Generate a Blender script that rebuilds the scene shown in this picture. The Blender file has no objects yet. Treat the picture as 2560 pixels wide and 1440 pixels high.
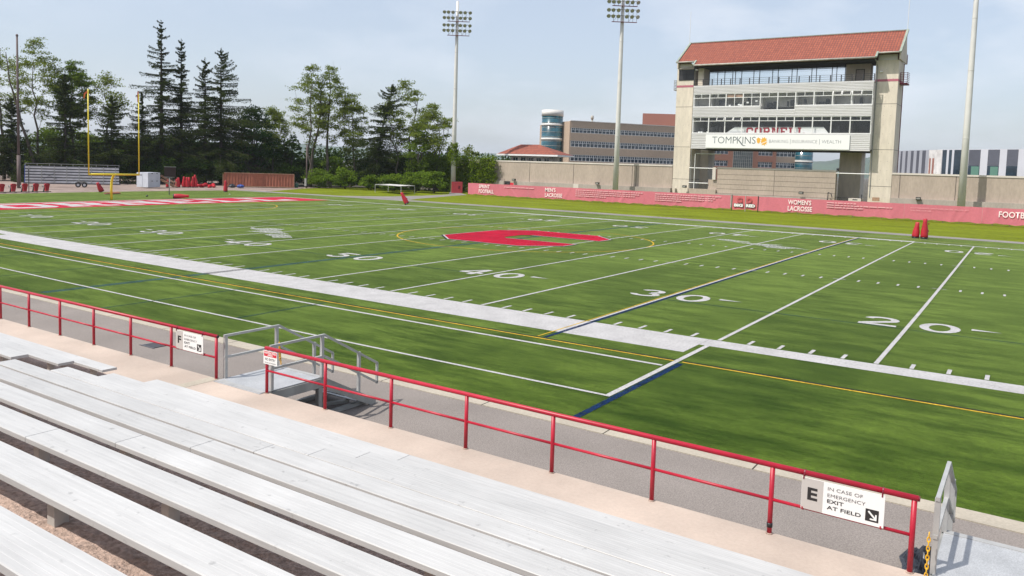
import bpy, math, random
import numpy as np
from mathutils import Vector, Matrix

# ------------------------------------------------------------------ camera, light, sky, exposure
scene = bpy.context.scene
COL = scene.collection
YD = 0.9144

def basis(yaw, pitch, roll):
    cy, sy, cp, sp = math.cos(yaw), math.sin(yaw), math.cos(pitch), math.sin(pitch)
    fwd = Vector((-sy * cp, cy * cp, sp))
    right = Vector((cy, sy, 0))
    up = right.cross(fwd)
    cr, sr = math.cos(roll), math.sin(roll)
    return right * cr + up * sr, up * cr - right * sr, fwd

r_, u_, f_ = basis(0.5845, -0.0755, 0.0313)
cam_data = bpy.data.cameras.new('camera')
cam = bpy.data.objects.new('camera', cam_data)
COL.objects.link(cam)
M = Matrix((r_, u_, -f_)).transposed().to_4x4()
M.translation = Vector((30.9091, -24.0898, 5.3231))
cam.matrix_world = M
cam_data.sensor_width = 36.0
cam_data.lens = 1976.84 / 2560 * 36.0
cam_data.shift_y = -156.85 / 2560
cam_data.clip_start = 0.2
cam_data.clip_end = 20000
scene.camera = cam

SUN_EL = math.radians(56.5)
SUN_DIR = Vector((-0.50, -0.86, 0)).normalized()          # towards the sun, on the plan
sun_data = bpy.data.lights.new('sun', 'SUN')
sun_data.energy = 3.9
sun_data.angle = math.radians(0.8)
sun_data.color = (1.0, 0.95, 0.88)
sun = bpy.data.objects.new('sun', sun_data)
COL.objects.link(sun)
tosun = Vector((SUN_DIR.x * math.cos(SUN_EL), SUN_DIR.y * math.cos(SUN_EL), math.sin(SUN_EL)))
sun.rotation_euler = tosun.to_track_quat('Z', 'Y').to_euler()
sun.location = (0, 0, 60)

world = bpy.data.worlds.new('World')
scene.world = world
world.use_nodes = True
wn, wl = world.node_tree.nodes, world.node_tree.links
wn.clear()
wo = wn.new('ShaderNodeOutputWorld')
bg = wn.new('ShaderNodeBackground')
sky = wn.new('ShaderNodeTexSky')
sky.sky_type = 'NISHITA'
sky.sun_disc = False
sky.sun_elevation = SUN_EL
sky.sun_rotation = math.atan2(SUN_DIR.x, SUN_DIR.y)
sky.altitude = 250
sky.air_density = 1.0
sky.dust_density = 3.0
sky.ozone_density = 1.6
bg.inputs['Strength'].default_value = 0.132
# thin high cloud: real cloud brightness mixed over the clear sky by two noises on the view direction
tc = wn.new('ShaderNodeTexCoord')
mp = wn.new('ShaderNodeMapping')
mp.inputs['Scale'].default_value = (1.0, 1.0, 2.6)
n1 = wn.new('ShaderNodeTexNoise'); n1.inputs['Scale'].default_value = 4.2; n1.inputs['Detail'].default_value = 7; n1.inputs['Roughness'].default_value = 0.52
n2 = wn.new('ShaderNodeTexNoise'); n2.inputs['Scale'].default_value = 1.3; n2.inputs['Detail'].default_value = 2
rr = wn.new('ShaderNodeMapRange'); rr.inputs['From Min'].default_value = 0.44; rr.inputs['From Max'].default_value = 0.66
r2 = wn.new('ShaderNodeMapRange'); r2.inputs['From Min'].default_value = 0.35; r2.inputs['From Max'].default_value = 0.65
mu = wn.new('ShaderNodeMath'); mu.operation = 'MULTIPLY'
mu2 = wn.new('ShaderNodeMath'); mu2.operation = 'MULTIPLY_ADD'
mu2.inputs[1].default_value = 0.56; mu2.inputs[2].default_value = 0.42
mixc = wn.new('ShaderNodeMix'); mixc.data_type = 'RGBA'
mixc.inputs['B'].default_value = (5.3, 5.65, 6.25, 1)
wl.new(tc.outputs['Generated'], mp.inputs['Vector'])
wl.new(mp.outputs['Vector'], n1.inputs['Vector']); wl.new(mp.outputs['Vector'], n2.inputs['Vector'])
wl.new(n1.outputs['Fac'], rr.inputs['Value']); wl.new(n2.outputs['Fac'], r2.inputs['Value'])
wl.new(rr.outputs['Result'], mu.inputs[0]); wl.new(r2.outputs['Result'], mu.inputs[1])
wl.new(mu.outputs[0], mu2.inputs[0]); wl.new(mu2.outputs[0], mixc.inputs['Factor'])
wl.new(sky.outputs['Color'], mixc.inputs['A']); wl.new(mixc.outputs['Result'], bg.inputs['Color'])
wl.new(bg.outputs['Background'], wo.inputs['Surface'])

scene.view_settings.view_transform = 'Standard'
scene.view_settings.look = 'None'
scene.view_settings.exposure = 0.30
scene.view_settings.gamma = 1.0
scene.cycles.max_bounces = 8
scene.cycles.transparent_max_bounces = 12
scene.cycles.volume_bounces = 2

# ------------------------------------------------------------------ materials
def srgb(r, g, b):
    def f(c):
        c /= 255.0
        return c / 12.92 if c <= 0.04045 else ((c + 0.055) / 1.055) ** 2.4
    return (f(r), f(g), f(b), 1)

def nodes(m):
    m.use_nodes = True
    nt = m.node_tree
    return nt.nodes, nt.links, nt.nodes['Principled BSDF']

def mat(name, col, rough=0.7, metal=0.0, var=0.0, scale=3.0, stretch=(1, 1, 1), var2=0.0, scale2=40.0, bump=0.0, bscale=60.0, bdist=0.01, spec=0.5, sheen=0.0):
    """A plain surface whose own colour wanders with two noises, with an optional fine bump."""
    m = bpy.data.materials.new(name)
    N, L, P = nodes(m)
    P.inputs['Roughness'].default_value = rough
    P.inputs['Metallic'].default_value = metal
    P.inputs['Specular IOR Level'].default_value = spec
    P.inputs['Base Color'].default_value = col if len(col) == 4 else (*col, 1)
    if sheen:
        P.inputs['Sheen Weight'].default_value = sheen
    geo = N.new('ShaderNodeNewGeometry')
    out = None
    if var or var2:
        mpn = N.new('ShaderNodeMapping'); mpn.inputs['Scale'].default_value = stretch
        L.new(geo.outputs['Position'], mpn.inputs['Vector'])
        prev = None
        for v, s in ((var, scale), (var2, scale2)):
            if not v:
                continue
            n = N.new('ShaderNodeTexNoise'); n.inputs['Scale'].default_value = s; n.inputs['Detail'].default_value = 5
            L.new(mpn.outputs['Vector'], n.inputs['Vector'])
            mr = N.new('ShaderNodeMapRange')
            mr.inputs['From Min'].default_value = 0.3; mr.inputs['From Max'].default_value = 0.7
            mr.inputs['To Min'].default_value = 1 - v; mr.inputs['To Max'].default_value = 1 + v
            L.new(n.outputs['Fac'], mr.inputs['Value'])
            if prev is None:
                prev = mr.outputs['Result']
            else:
                mm = N.new('ShaderNodeMath'); mm.operation = 'MULTIPLY'
                L.new(prev, mm.inputs[0]); L.new(mr.outputs['Result'], mm.inputs[1]); prev = mm.outputs[0]
        vm = N.new('ShaderNodeVectorMath'); vm.operation = 'SCALE'
        vm.inputs[0].default_value = col[:3]
        L.new(prev, vm.inputs['Scale']); L.new(vm.outputs['Vector'], P.inputs['Base Color'])
    if bump:
        n = N.new('ShaderNodeTexNoise'); n.inputs['Scale'].default_value = bscale; n.inputs['Detail'].default_value = 4
        L.new(geo.outputs['Position'], n.inputs['Vector'])
        b = N.new('ShaderNodeBump'); b.inputs['Strength'].default_value = bump; b.inputs['Distance'].default_value = bdist
        L.new(n.outputs['Fac'], b.inputs['Height']); L.new(b.outputs['Normal'], P.inputs['Normal'])
    return m

def glass(name, tint, refl=0.25, see=0.75):
    """Window glass: a tinted see-through pane with a Fresnel mirror on top."""
    m = bpy.data.materials.new(name)
    m.use_nodes = True
    N, L = m.node_tree.nodes, m.node_tree.links
    N.clear()
    o = N.new('ShaderNodeOutputMaterial'); mx = N.new('ShaderNodeMixShader')
    tr = N.new('ShaderNodeBsdfTransparent'); tr.inputs['Color'].default_value = (*tint, 1)
    gl = N.new('ShaderNodeBsdfGlossy'); gl.inputs['Roughness'].default_value = 0.02; gl.inputs['Color'].default_value = (.9, .95, 1, 1)
    fr = N.new('ShaderNodeLayerWeight'); fr.inputs['Blend'].default_value = .5
    pw = N.new('ShaderNodeMath'); pw.operation = 'POWER'; pw.inputs[1].default_value = 4
    L.new(fr.outputs['Facing'], pw.inputs[0])
    ad = N.new('ShaderNodeMath'); ad.operation = 'MULTIPLY_ADD'; ad.inputs[1].default_value = .7; ad.inputs[2].default_value = .04 + refl
    L.new(pw.outputs[0], ad.inputs[0]); L.new(ad.outputs[0], mx.inputs['Fac'])
    L.new(tr.outputs[0], mx.inputs[1]); L.new(gl.outputs[0], mx.inputs[2]); L.new(mx.outputs[0], o.inputs['Surface'])
    return m

MT = {}
MT['white_paint'] = mat('field_paint_white', (.40, .392, .39), .85, spec=.08, var=.10, scale=1.2, var2=.16, scale2=14, bump=.4, bscale=90, bdist=.004)
MT['yellow_paint'] = mat('field_paint_yellow', (.46, .30, .03), .85, spec=.08, var=.25, scale=2, var2=.2, scale2=15)
MT['black_paint'] = mat('field_paint_dark', (.018, .022, .03), .9, spec=.08, var=.3, scale=4)
MT['blue_paint'] = mat('field_paint_blue', (.006, .022, .075), .9, spec=.08, var=.4, scale=3)
MT['faded_blue'] = mat('field_paint_faded_blue', (.03, .085, .11), .9, spec=.08, var=.5, scale=2.5, var2=.3, scale2=12)
MT['thin_blue'] = mat('field_paint_thin_blue', (.015, .06, .07), .9, spec=.08, var=.35, scale=3)
MT['red_paint'] = mat('field_paint_red', (.33, .005, .024), .85, spec=.08, var=.22, scale=.5, var2=.2, scale2=4, stretch=(.3, 1, 1))
MT['end_red'] = mat('end_zone_red', (.40, .02, .045), .85, spec=.08, var=.2, scale=.4, var2=.15, scale2=4)
MT['asphalt'] = mat('asphalt_lane', (.225, .20, .183), .9, spec=.08, var=.10, scale=.5, var2=.28, scale2=45, bump=.5, bscale=120, bdist=.006)
MT['path'] = mat('path_asphalt', (.22, .205, .195), .9, spec=.08, var=.15, scale=.4, var2=.1, scale2=8)
MT['curb'] = mat('curb_concrete', (.37, .33, .265), .85, var=.12, scale=.8, var2=.1, scale2=25)
MT['gravel'] = mat('gravel', (.26, .205, .18), .95, spec=.08, var=.22, scale=.35, var2=.25, scale2=6)
MT['pink'] = mat('pink_concrete', (.44, .36, .30), .85, var=.15, scale=.75, var2=.045, scale2=26, bump=.2, bscale=70, bdist=.006)
MT['pinkrough'] = mat('worn_pink_concrete', (.42, .31, .255), .95, var=.16, scale=1.6, var2=.34, scale2=30, bump=1.0, bscale=55, bdist=.02)
MT['darktread'] = mat('tread_asphalt', (.11, .098, .092), .95, var=.4, scale=1.2, var2=.3, scale2=60, bump=.8, bscale=90, bdist=.012)
MT['red_metal'] = mat('red_rail_paint', (.40, .010, .030), .42, var=.14, scale=3, var2=.06, scale2=30)
MT['galv'] = mat('grey_rail_metal', (.42, .42, .41), .5, metal=.25, var=.12, scale=4)
MT['bracket'] = mat('bench_leg', (.40, .385, .36), .6, var=.12, scale=4)
MT['galv_dark'] = mat('dirty_steel', (.30, .30, .285), .6, metal=.2, var=.2, scale=3)
MT['tread_plate'] = mat('tread_plate', (.40, .41, .42), .5, metal=.2, var=.10, scale=3, var2=.22, scale2=75)
MT['black'] = mat('black', (.015, .015, .017), .5)
MT['darkgrey'] = mat('dark_grey_metal', (.03, .03, .033), .5)
MT['sign_white'] = mat('sign_white', (.80, .80, .78), .5)
MT['sign_grey'] = mat('sign_grey', (.50, .47, .44), .5)
MT['sign_red'] = mat('sign_red', (.62, .03, .05), .5)
MT['sign_ink'] = mat('sign_ink', (.022, .020, .020), .6)
MT['sign_thin'] = mat('sign_thin_ink', (.12, .11, .11), .6)
MT['yellow_plastic'] = mat('yellow_plastic', (.75, .42, .02), .5)
MT['goal_yellow'] = mat('goal_yellow', (.74, .60, .03), .4)
MT['orange'] = mat('orange_ribbon', (.8, .18, .05), .7)
MT['vinyl_red'] = mat('red_vinyl', (.42, .012, .022), .42, var=.15, scale=5)
MT['vinyl_dark'] = mat('dark_red_vinyl', (.17, .010, .025), .5, var=.2, scale=5)
MT['concrete'] = mat('pier_concrete', (.62, .555, .455), .85, var=.09, scale=.35, var2=.10, scale2=2.6, stretch=(1, 1, .22), bump=.15, bscale=12, bdist=.01)
MT['wall'] = mat('brown_concrete', (.405, .335, .272), .9, var=.09, scale=.45, var2=.09, scale2=5, stretch=(1, 1, .3), bump=.4, bscale=20, bdist=.02)
MT['ledge'] = mat('ledge_concrete', (.37, .325, .285), .9, var=.12, scale=.5, var2=.1, scale2=10, stretch=(1, 1, .4))
MT['coping'] = mat('coping_concrete', (.60, .55, .49), .85, var=.08, scale=.6)
MT['joint'] = mat('joint', (.10, .085, .075), .9)
MT['pale_metal'] = mat('pale_cladding', (.62, .61, .60), .45, var=.05, scale=.25, var2=.03, scale2=6)
MT['white_metal'] = mat('white_frame', (.74, .74, .72), .45)
MT['soffit'] = mat('dark_soffit', (.028, .027, .027), .8)
MT['copper'] = mat('copper_patina', (.26, .30, .245), .7, var=.2, scale=1.5)
MT['gutter'] = mat('weathered_gutter', (.40, .385, .34), .6, var=.25, scale=2)
MT['interior'] = mat('interior_wall', (.55, .53, .50), .9, var=.35, scale=.5)
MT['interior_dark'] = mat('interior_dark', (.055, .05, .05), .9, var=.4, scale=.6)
MT['letter_red'] = mat('letter_red', (.30, .008, .025), .6)
MT['ink_grey'] = mat('ink_grey', (.10, .125, .13), .6)
MT['ink_light'] = mat('ink_light', (.17, .18, .19), .6)
MT['gold'] = mat('gold', (.76, .40, .045), .6)
MT['glass'] = glass('window_glass', (.93, .94, .94), .02)
MT['glass_clear'] = glass('lounge_glass', (.86, .90, .92), .05)
MT['lab_glass'] = mat('lab_glass', (.018, .035, .055), .08, var=.4, scale=.5, spec=.8)
MT['teal_glass'] = mat('teal_glass', (.012, .085, .115), .16, var=.55, scale=.35, spec=.9)
MT['brown_brick'] = mat('brown_brick', (.44, .335, .25), .9, var=.06, scale=.1, var2=.12, scale2=3)
MT['red_brick'] = mat('red_brick', (.40, .19, .13), .9, var=.08, scale=.1, var2=.12, scale2=3)
MT['dark_brick'] = mat('dark_brick', (.30, .135, .105), .9, var=.08, scale=.1)
MT['cyl_white'] = mat('white_panel', (.64, .62, .58), .6, var=.08, scale=.3)
MT['panel_grey'] = mat('grey_panel', (.36, .37, .41), .6, var=.06, scale=.2)
MT['panel_pale'] = mat('pale_panel', (.55, .56, .60), .6, var=.05, scale=.2)
MT['panel_dark'] = mat('slate_panel', (.10, .105, .13), .5, var=.15, scale=.3)
MT['green_blind'] = mat('green_blind', (.10, .22, .17), .6)
MT['sheathing'] = mat('white_sheathing', (.62, .60, .58), .8, var=.25, scale=.8)
MT['pole'] = mat('pole_galvanised', (.62, .61, .58), .65, metal=.0, var=.06, scale=.8)
MT['brown_pole'] = mat('brown_pole', (.12, .09, .085), .8, var=.2, scale=1)
MT['lamp_body'] = mat('lamp_body', (.26, .265, .26), .5, metal=.1)
MT['lamp_face'] = mat('lamp_face', (.36, .36, .33), .15, metal=.3)
MT['banner'] = mat('faded_red_banner', (.55, .15, .185), .75, var=.07, scale=.25, var2=.05, scale2=4)
MT['banner_gate'] = mat('banner_gate', (.58, .13, .14), .75, var=.1, scale=.6)
MT['banner_white'] = mat('banner_lettering', (.85, .74, .72), .8)
MT['banner_small'] = mat('banner_small_lettering', (.70, .36, .38), .8)
MT['banner_red'] = mat('banner_dark_lettering', (.50, .085, .095), .8)
MT['fence_metal'] = mat('fence_metal', (.20, .12, .12), .6)
MT['trailer'] = mat('trailer_aluminium', (.52, .52, .54), .5, metal=.0, var=.15, scale=1.5)
MT['trailer_dark'] = mat('trailer_steel', (.09, .09, .10), .6)
MT['tire'] = mat('tire', (.02, .02, .02), .9)
MT['crate'] = mat('white_crate', (.50, .53, .58), .7, var=.08, scale=1)
MT['lumber'] = mat('lumber', (.36, .22, .14), .8, var=.2, scale=3)
MT['board_brown'] = mat('board_brown', (.035, .018, .016), .7)
MT['blue_tarp'] = mat('blue_tarp', (.03, .06, .25), .5, var=.4, scale=3)
MT['bag_black'] = mat('black_tarp', (.018, .020, .028), .35, var=.4, scale=6)
MT['pad_red'] = mat('gate_red', (.50, .05, .065), .6, var=.1, scale=2)
MT['leaning_brown'] = mat('brown_pad', (.20, .075, .035), .8)
MT['soil'] = mat('soil', (.07, .06, .04), .95, var=.3, scale=.1)

def worn(m, lo, hi, scale=26):
    N, L, P = m.node_tree.nodes, m.node_tree.links, m.node_tree.nodes['Principled BSDF']
    geo = N.new('ShaderNodeNewGeometry')
    n = N.new('ShaderNodeTexNoise'); n.inputs['Scale'].default_value = scale; n.inputs['Detail'].default_value = 5; n.inputs['Roughness'].default_value = .7
    r = N.new('ShaderNodeMapRange'); r.inputs['From Min'].default_value = lo; r.inputs['From Max'].default_value = hi
    L.new(geo.outputs['Position'], n.inputs['Vector']); L.new(n.outputs['Fac'], r.inputs['Value']); L.new(r.outputs['Result'], P.inputs['Alpha'])
worn(MT['white_paint'], .30, .44); worn(MT['yellow_paint'], .28, .46); worn(MT['blue_paint'], .36, .52); worn(MT['faded_blue'], .40, .62)
worn(MT['thin_blue'], .38, .58); worn(MT['black_paint'], .36, .52); worn(MT['red_paint'], .26, .40); worn(MT['end_red'], .26, .40)

def container_mat():
    return mat('rusty_container', (.28, .095, .055), .75, var=.15, scale=.5, var2=.2, scale2=5, stretch=(1, 1, .3))
MT['container'] = container_mat()

def turf_mat():
    m = bpy.data.materials.new('turf_fibres')
    N, L, P = nodes(m)
    geo = N.new('ShaderNodeNewGeometry')
    sep = N.new('ShaderNodeSeparateXYZ'); L.new(geo.outputs['Position'], sep.inputs[0])
    # ten-yard... five-yard panels of the carpet: the nap alternates from roll to roll
    pan = N.new('ShaderNodeMath'); pan.operation = 'MULTIPLY'; pan.inputs[1].default_value = math.pi / (5 * YD)
    sn = N.new('ShaderNodeMath'); sn.operation = 'SINE'
    L.new(sep.outputs['X'], pan.inputs[0]); L.new(pan.outputs[0], sn.inputs[0])
    st = N.new('ShaderNodeMapRange'); st.inputs['From Min'].default_value = -.12; st.inputs['From Max'].default_value = .12
    L.new(sn.outputs[0], st.inputs['Value'])
    def noise(scale, stretch, detail, lo, hi):
        mpn = N.new('ShaderNodeMapping'); mpn.inputs['Scale'].default_value = stretch
        L.new(geo.outputs['Position'], mpn.inputs['Vector'])
        n = N.new('ShaderNodeTexNoise'); n.inputs['Scale'].default_value = scale; n.inputs['Detail'].default_value = detail
        n.inputs['Roughness'].default_value = .70
        L.new(mpn.outputs['Vector'], n.inputs['Vector'])
        r = N.new('ShaderNodeMapRange'); r.inputs['From Min'].default_value = lo; r.inputs['From Max'].default_value = hi
        L.new(n.outputs['Fac'], r.inputs['Value'])
        return r.outputs['Result']
    big = noise(.11, (.8, 1.1, 1), 5, .30, .60)      # worn, flattened patches
    mid = noise(.9, (.40, 1.5, 1), 12, .40, .66)     # streaks the brush leaves
    grain = noise(22.0, (.6, 1.5, 1), 6, .34, .66)
    fine = noise(5.0, (1, 1.3, 1), 6, .28, .72)
    a = N.new('ShaderNodeMath'); a.operation = 'MULTIPLY'; L.new(big, a.inputs[0]); L.new(mid, a.inputs[1])
    b = N.new('ShaderNodeMath'); b.operation = 'MULTIPLY_ADD'; b.inputs[1].default_value = .16
    L.new(st.outputs['Result'], b.inputs[0]); L.new(a.outputs[0], b.inputs[2])
    mx = N.new('ShaderNodeMix'); mx.data_type = 'RGBA'
    mx.inputs['A'].default_value = (.006, .0245, .0008, 1)
    mx.inputs['B'].default_value = (.068, .112, .012, 1)
    L.new(b.outputs[0], mx.inputs['Factor'])
    mr = N.new('ShaderNodeMapRange'); mr.inputs['To Min'].default_value = .72; mr.inputs['To Max'].default_value = 1.28
    L.new(fine, mr.inputs['Value'])
    gr = N.new('ShaderNodeMapRange'); gr.inputs['To Min'].default_value = .45; gr.inputs['To Max'].default_value = 1.55
    L.new(grain, gr.inputs['Value'])
    gm = N.new('ShaderNodeMath'); gm.operation = 'MULTIPLY'; L.new(mr.outputs['Result'], gm.inputs[0]); L.new(gr.outputs['Result'], gm.inputs[1])
    vm = N.new('ShaderNodeVectorMath'); vm.operation = 'SCALE'
    L.new(mx.outputs['Result'], vm.inputs[0]); L.new(gm.outputs[0], vm.inputs['Scale'])
    L.new(vm.outputs['Vector'], P.inputs['Base Color'])
    P.inputs['Roughness'].default_value = .9
    P.inputs['Specular IOR Level'].default_value = .04
    sw = N.new('ShaderNodeMapRange'); sw.inputs['To Min'].default_value = .62; sw.inputs['To Max'].default_value = .95
    sm_ = N.new('ShaderNodeMath'); sm_.operation = 'MULTIPLY'; L.new(b.outputs[0], sm_.inputs[0]); sm_.inputs[1].default_value = 1.5
    sg_ = N.new('ShaderNodeMath'); sg_.operation = 'MULTIPLY'; L.new(sm_.outputs[0], sg_.inputs[0]); L.new(mr.outputs['Result'], sg_.inputs[1])
    L.new(sg_.outputs[0], sw.inputs['Value']); L.new(sw.outputs['Result'], P.inputs['Sheen Weight'])
    P.inputs['Sheen Roughness'].default_value = .275
    P.inputs['Sheen Tint'].default_value = (.68, .81, .22, 1)
    bn = N.new('ShaderNodeTexNoise'); bn.inputs['Scale'].default_value = 70; bn.inputs['Detail'].default_value = 3
    L.new(geo.outputs['Position'], bn.inputs['Vector'])
    bp = N.new('ShaderNodeBump'); bp.inputs['Strength'].default_value = .35; bp.inputs['Distance'].default_value = .02
    L.new(bn.outputs['Fac'], bp.inputs['Height']); L.new(bp.outputs['Normal'], P.inputs['Normal'])
    return m
MT['turf'] = turf_mat()
MT['lawn'] = mat('lawn_grass', (.135, .165, .008), .9, spec=.08, var=.2, scale=.3, var2=.25, scale2=4, stretch=(.5, 1, 1), bump=.6, bscale=25, bdist=.04)

def plank_mat():
    """Ribbed aluminium seat board: ribs along X as bump, long faint stains along the grain."""
    m = bpy.data.materials.new('ribbed_aluminium')
    N, L, P = nodes(m)
    geo = N.new('ShaderNodeNewGeometry')
    tcn = N.new('ShaderNodeTexCoord')
    mpn = N.new('ShaderNodeMapping'); mpn.inputs['Scale'].default_value = (.45, 9, 9)
    L.new(geo.outputs['Position'], mpn.inputs['Vector'])
    n = N.new('ShaderNodeTexNoise'); n.inputs['Scale'].default_value = 3; n.inputs['Detail'].default_value = 7; n.inputs['Roughness'].default_value = .65
    L.new(mpn.outputs['Vector'], n.inputs['Vector'])
    n2 = N.new('ShaderNodeTexNoise'); n2.inputs['Scale'].default_value = 1.4; n2.inputs['Detail'].default_value = 5
    L.new(geo.outputs['Position'], n2.inputs['Vector'])
    oi = N.new('ShaderNodeObjectInfo')
    mr = N.new('ShaderNodeMapRange'); mr.inputs['From Min'].default_value = .3; mr.inputs['From Max'].default_value = .7
    mr.inputs['To Min'].default_value = .86; mr.inputs['To Max'].default_value = 1.05
    L.new(n.outputs['Fac'], mr.inputs['Value'])
    mr2 = N.new('ShaderNodeMapRange'); mr2.inputs['From Min'].default_value = .3; mr2.inputs['From Max'].default_value = .7
    mr2.inputs['To Min'].default_value = .93; mr2.inputs['To Max'].default_value = 1.05
    L.new(n2.outputs['Fac'], mr2.inputs['Value'])
    mr3 = N.new('ShaderNodeMapRange'); mr3.inputs['To Min'].default_value = .90; mr3.inputs['To Max'].default_value = 1.04
    L.new(oi.outputs['Random'], mr3.inputs['Value'])
    m1 = N.new('ShaderNodeMath'); m1.operation = 'MULTIPLY'; L.new(mr.outputs[0], m1.inputs[0]); L.new(mr2.outputs[0], m1.inputs[1])
    sp_ = N.new('ShaderNodeTexNoise'); sp_.inputs['Scale'].default_value = 11; sp_.inputs['Detail'].default_value = 6
    L.new(geo.outputs['Position'], sp_.inputs['Vector'])
    sr = N.new('ShaderNodeMapRange'); sr.inputs['From Min'].default_value = .66; sr.inputs['From Max'].default_value = .74; sr.inputs['To Min'].default_value = 1; sr.inputs['To Max'].default_value = .72
    L.new(sp_.outputs['Fac'], sr.inputs['Value'])
    m0 = N.new('ShaderNodeMath'); m0.operation = 'MULTIPLY'; L.new(m1.outputs[0], m0.inputs[0]); L.new(sr.outputs[0], m0.inputs[1])
    m2 = N.new('ShaderNodeMath'); m2.operation = 'MULTIPLY'; L.new(m0.outputs[0], m2.inputs[0]); L.new(mr3.outputs[0], m2.inputs[1])
    vm = N.new('ShaderNodeVectorMath'); vm.operation = 'SCALE'; vm.inputs[0].default_value = (.485, .482, .472)
    L.new(m2.outputs[0], vm.inputs['Scale']); L.new(vm.outputs['Vector'], P.inputs['Base Color'])
    P.inputs['Metallic'].default_value = .0
    P.inputs['Specular IOR Level'].default_value = .35
    P.inputs['Roughness'].default_value = .45
    return m
MT['plank'] = plank_mat()

def tile_mat():
    """Clay pantiles: columns down the slope and courses across it, each tile its own red."""
    m = bpy.data.materials.new('clay_tiles')
    N, L, P = nodes(m)
    geo = N.new('ShaderNodeNewGeometry'); sep = N.new('ShaderNodeSeparateXYZ')
    L.new(geo.outputs['Position'], sep.inputs[0])
    cb = N.new('ShaderNodeCombineXYZ')
    ml = N.new('ShaderNodeMath'); ml.operation = 'MULTIPLY'; ml.inputs[1].default_value = 1.8
    L.new(sep.outputs['Z'], ml.inputs[0]); L.new(ml.outputs[0], cb.inputs['X']); L.new(sep.outputs['X'], cb.inputs['Y'])
    br = N.new('ShaderNodeTexBrick')
    br.inputs['Color1'].default_value = (.24, .062, .036, 1); br.inputs['Color2'].default_value = (.32, .088, .048, 1)
    br.inputs['Mortar'].default_value = (.11, .032, .024, 1)
    br.inputs['Scale'].default_value = 1.0; br.inputs['Mortar Size'].default_value = .045
    br.inputs['Brick Width'].default_value = .62; br.inputs['Row Height'].default_value = .36; br.inputs['Bias'].default_value = 0
    br.offset = 0
    L.new(cb.outputs[0], br.inputs['Vector']); L.new(br.outputs['Color'], P.inputs['Base Color'])
    s = N.new('ShaderNodeMath'); s.operation = 'MULTIPLY'; s.inputs[1].default_value = 2 * math.pi / .36
    sn = N.new('ShaderNodeMath'); sn.operation = 'SINE'
    L.new(sep.outputs['X'], s.inputs[0]); L.new(s.outputs[0], sn.inputs[0])
    bp = N.new('ShaderNodeBump'); bp.inputs['Strength'].default_value = .35; bp.inputs['Distance'].default_value = .05
    L.new(sn.outputs[0], bp.inputs['Height']); L.new(bp.outputs['Normal'], P.inputs['Normal'])
    P.inputs['Roughness'].default_value = .8
    return m
MT['tiles'] = tile_mat()

def leaf_mat(name, c1, c2, trans=.35):
    m = bpy.data.materials.new(name)
    m.use_nodes = True
    N, L = m.node_tree.nodes, m.node_tree.links
    N.clear()
    o = N.new('ShaderNodeOutputMaterial')
    geo = N.new('ShaderNodeNewGeometry')
    n = N.new('ShaderNodeTexNoise'); n.inputs['Scale'].default_value = .7; n.inputs['Detail'].default_value = 3
    L.new(geo.outputs['Position'], n.inputs['Vector'])
    ad = N.new('ShaderNodeMath'); ad.operation = 'MULTIPLY_ADD'; ad.inputs[1].default_value = .5
    sub = N.new('ShaderNodeMath'); sub.operation = 'SUBTRACT'; sub.inputs[1].default_value = .25
    L.new(geo.outputs['Random Per Island'], ad.inputs[0]); L.new(n.outputs['Fac'], sub.inputs[0]); L.new(sub.outputs[0], ad.inputs[2])
    mx = N.new('ShaderNodeMix'); mx.data_type = 'RGBA'
    mx.inputs['A'].default_value = (*c1, 1); mx.inputs['B'].default_value = (*c2, 1)
    L.new(ad.outputs[0], mx.inputs['Factor'])
    d = N.new('ShaderNodeBsdfDiffuse'); t = N.new('ShaderNodeBsdfTranslucent')
    L.new(mx.outputs['Result'], d.inputs['Color']); L.new(mx.outputs['Result'], t.inputs['Color'])
    ms = N.new('ShaderNodeMixShader'); ms.inputs['Fac'].default_value = trans
    L.new(d.outputs[0], ms.inputs[1]); L.new(t.outputs[0], ms.inputs[2]); L.new(ms.outputs[0], o.inputs['Surface'])
    return m
MT['spruce_leaf'] = leaf_mat('spruce_needles', (.014, .028, .008), (.070, .090, .024), .18)
MT['locust_leaf'] = leaf_mat('locust_leaves', (.10, .145, .018), (.24, .29, .05), .45)
MT['oak_leaf'] = leaf_mat('oak_leaves', (.06, .11, .012), (.17, .235, .03), .40)
MT['maple_leaf'] = leaf_mat('maple_leaves', (.010, .036, .008), (.040, .090, .020), .28)
MT['under_leaf'] = leaf_mat('undergrowth_leaves', (.010, .026, .006), (.055, .095, .014), .25)
MT['bush_leaf'] = leaf_mat('bush_leaves', (.055, .11, .012), (.21, .30, .03), .40)
MT['ivy_leaf'] = leaf_mat('ivy_leaves', (.06, .115, .010), (.24, .32, .025), .42)
MT['bark'] = mat('bark', (.085, .070, .055), .95, var=.3, scale=1.5)
MT['bark_dark'] = mat('dark_bark', (.045, .038, .032), .95, var=.3, scale=1.5)
MT['hill'] = mat('hill_woods', (.035, .065, .03), .95, var=.4, scale=.004, var2=.2, scale2=.03)

# ------------------------------------------------------------------ mesh and object helpers
ORG = {}

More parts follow.
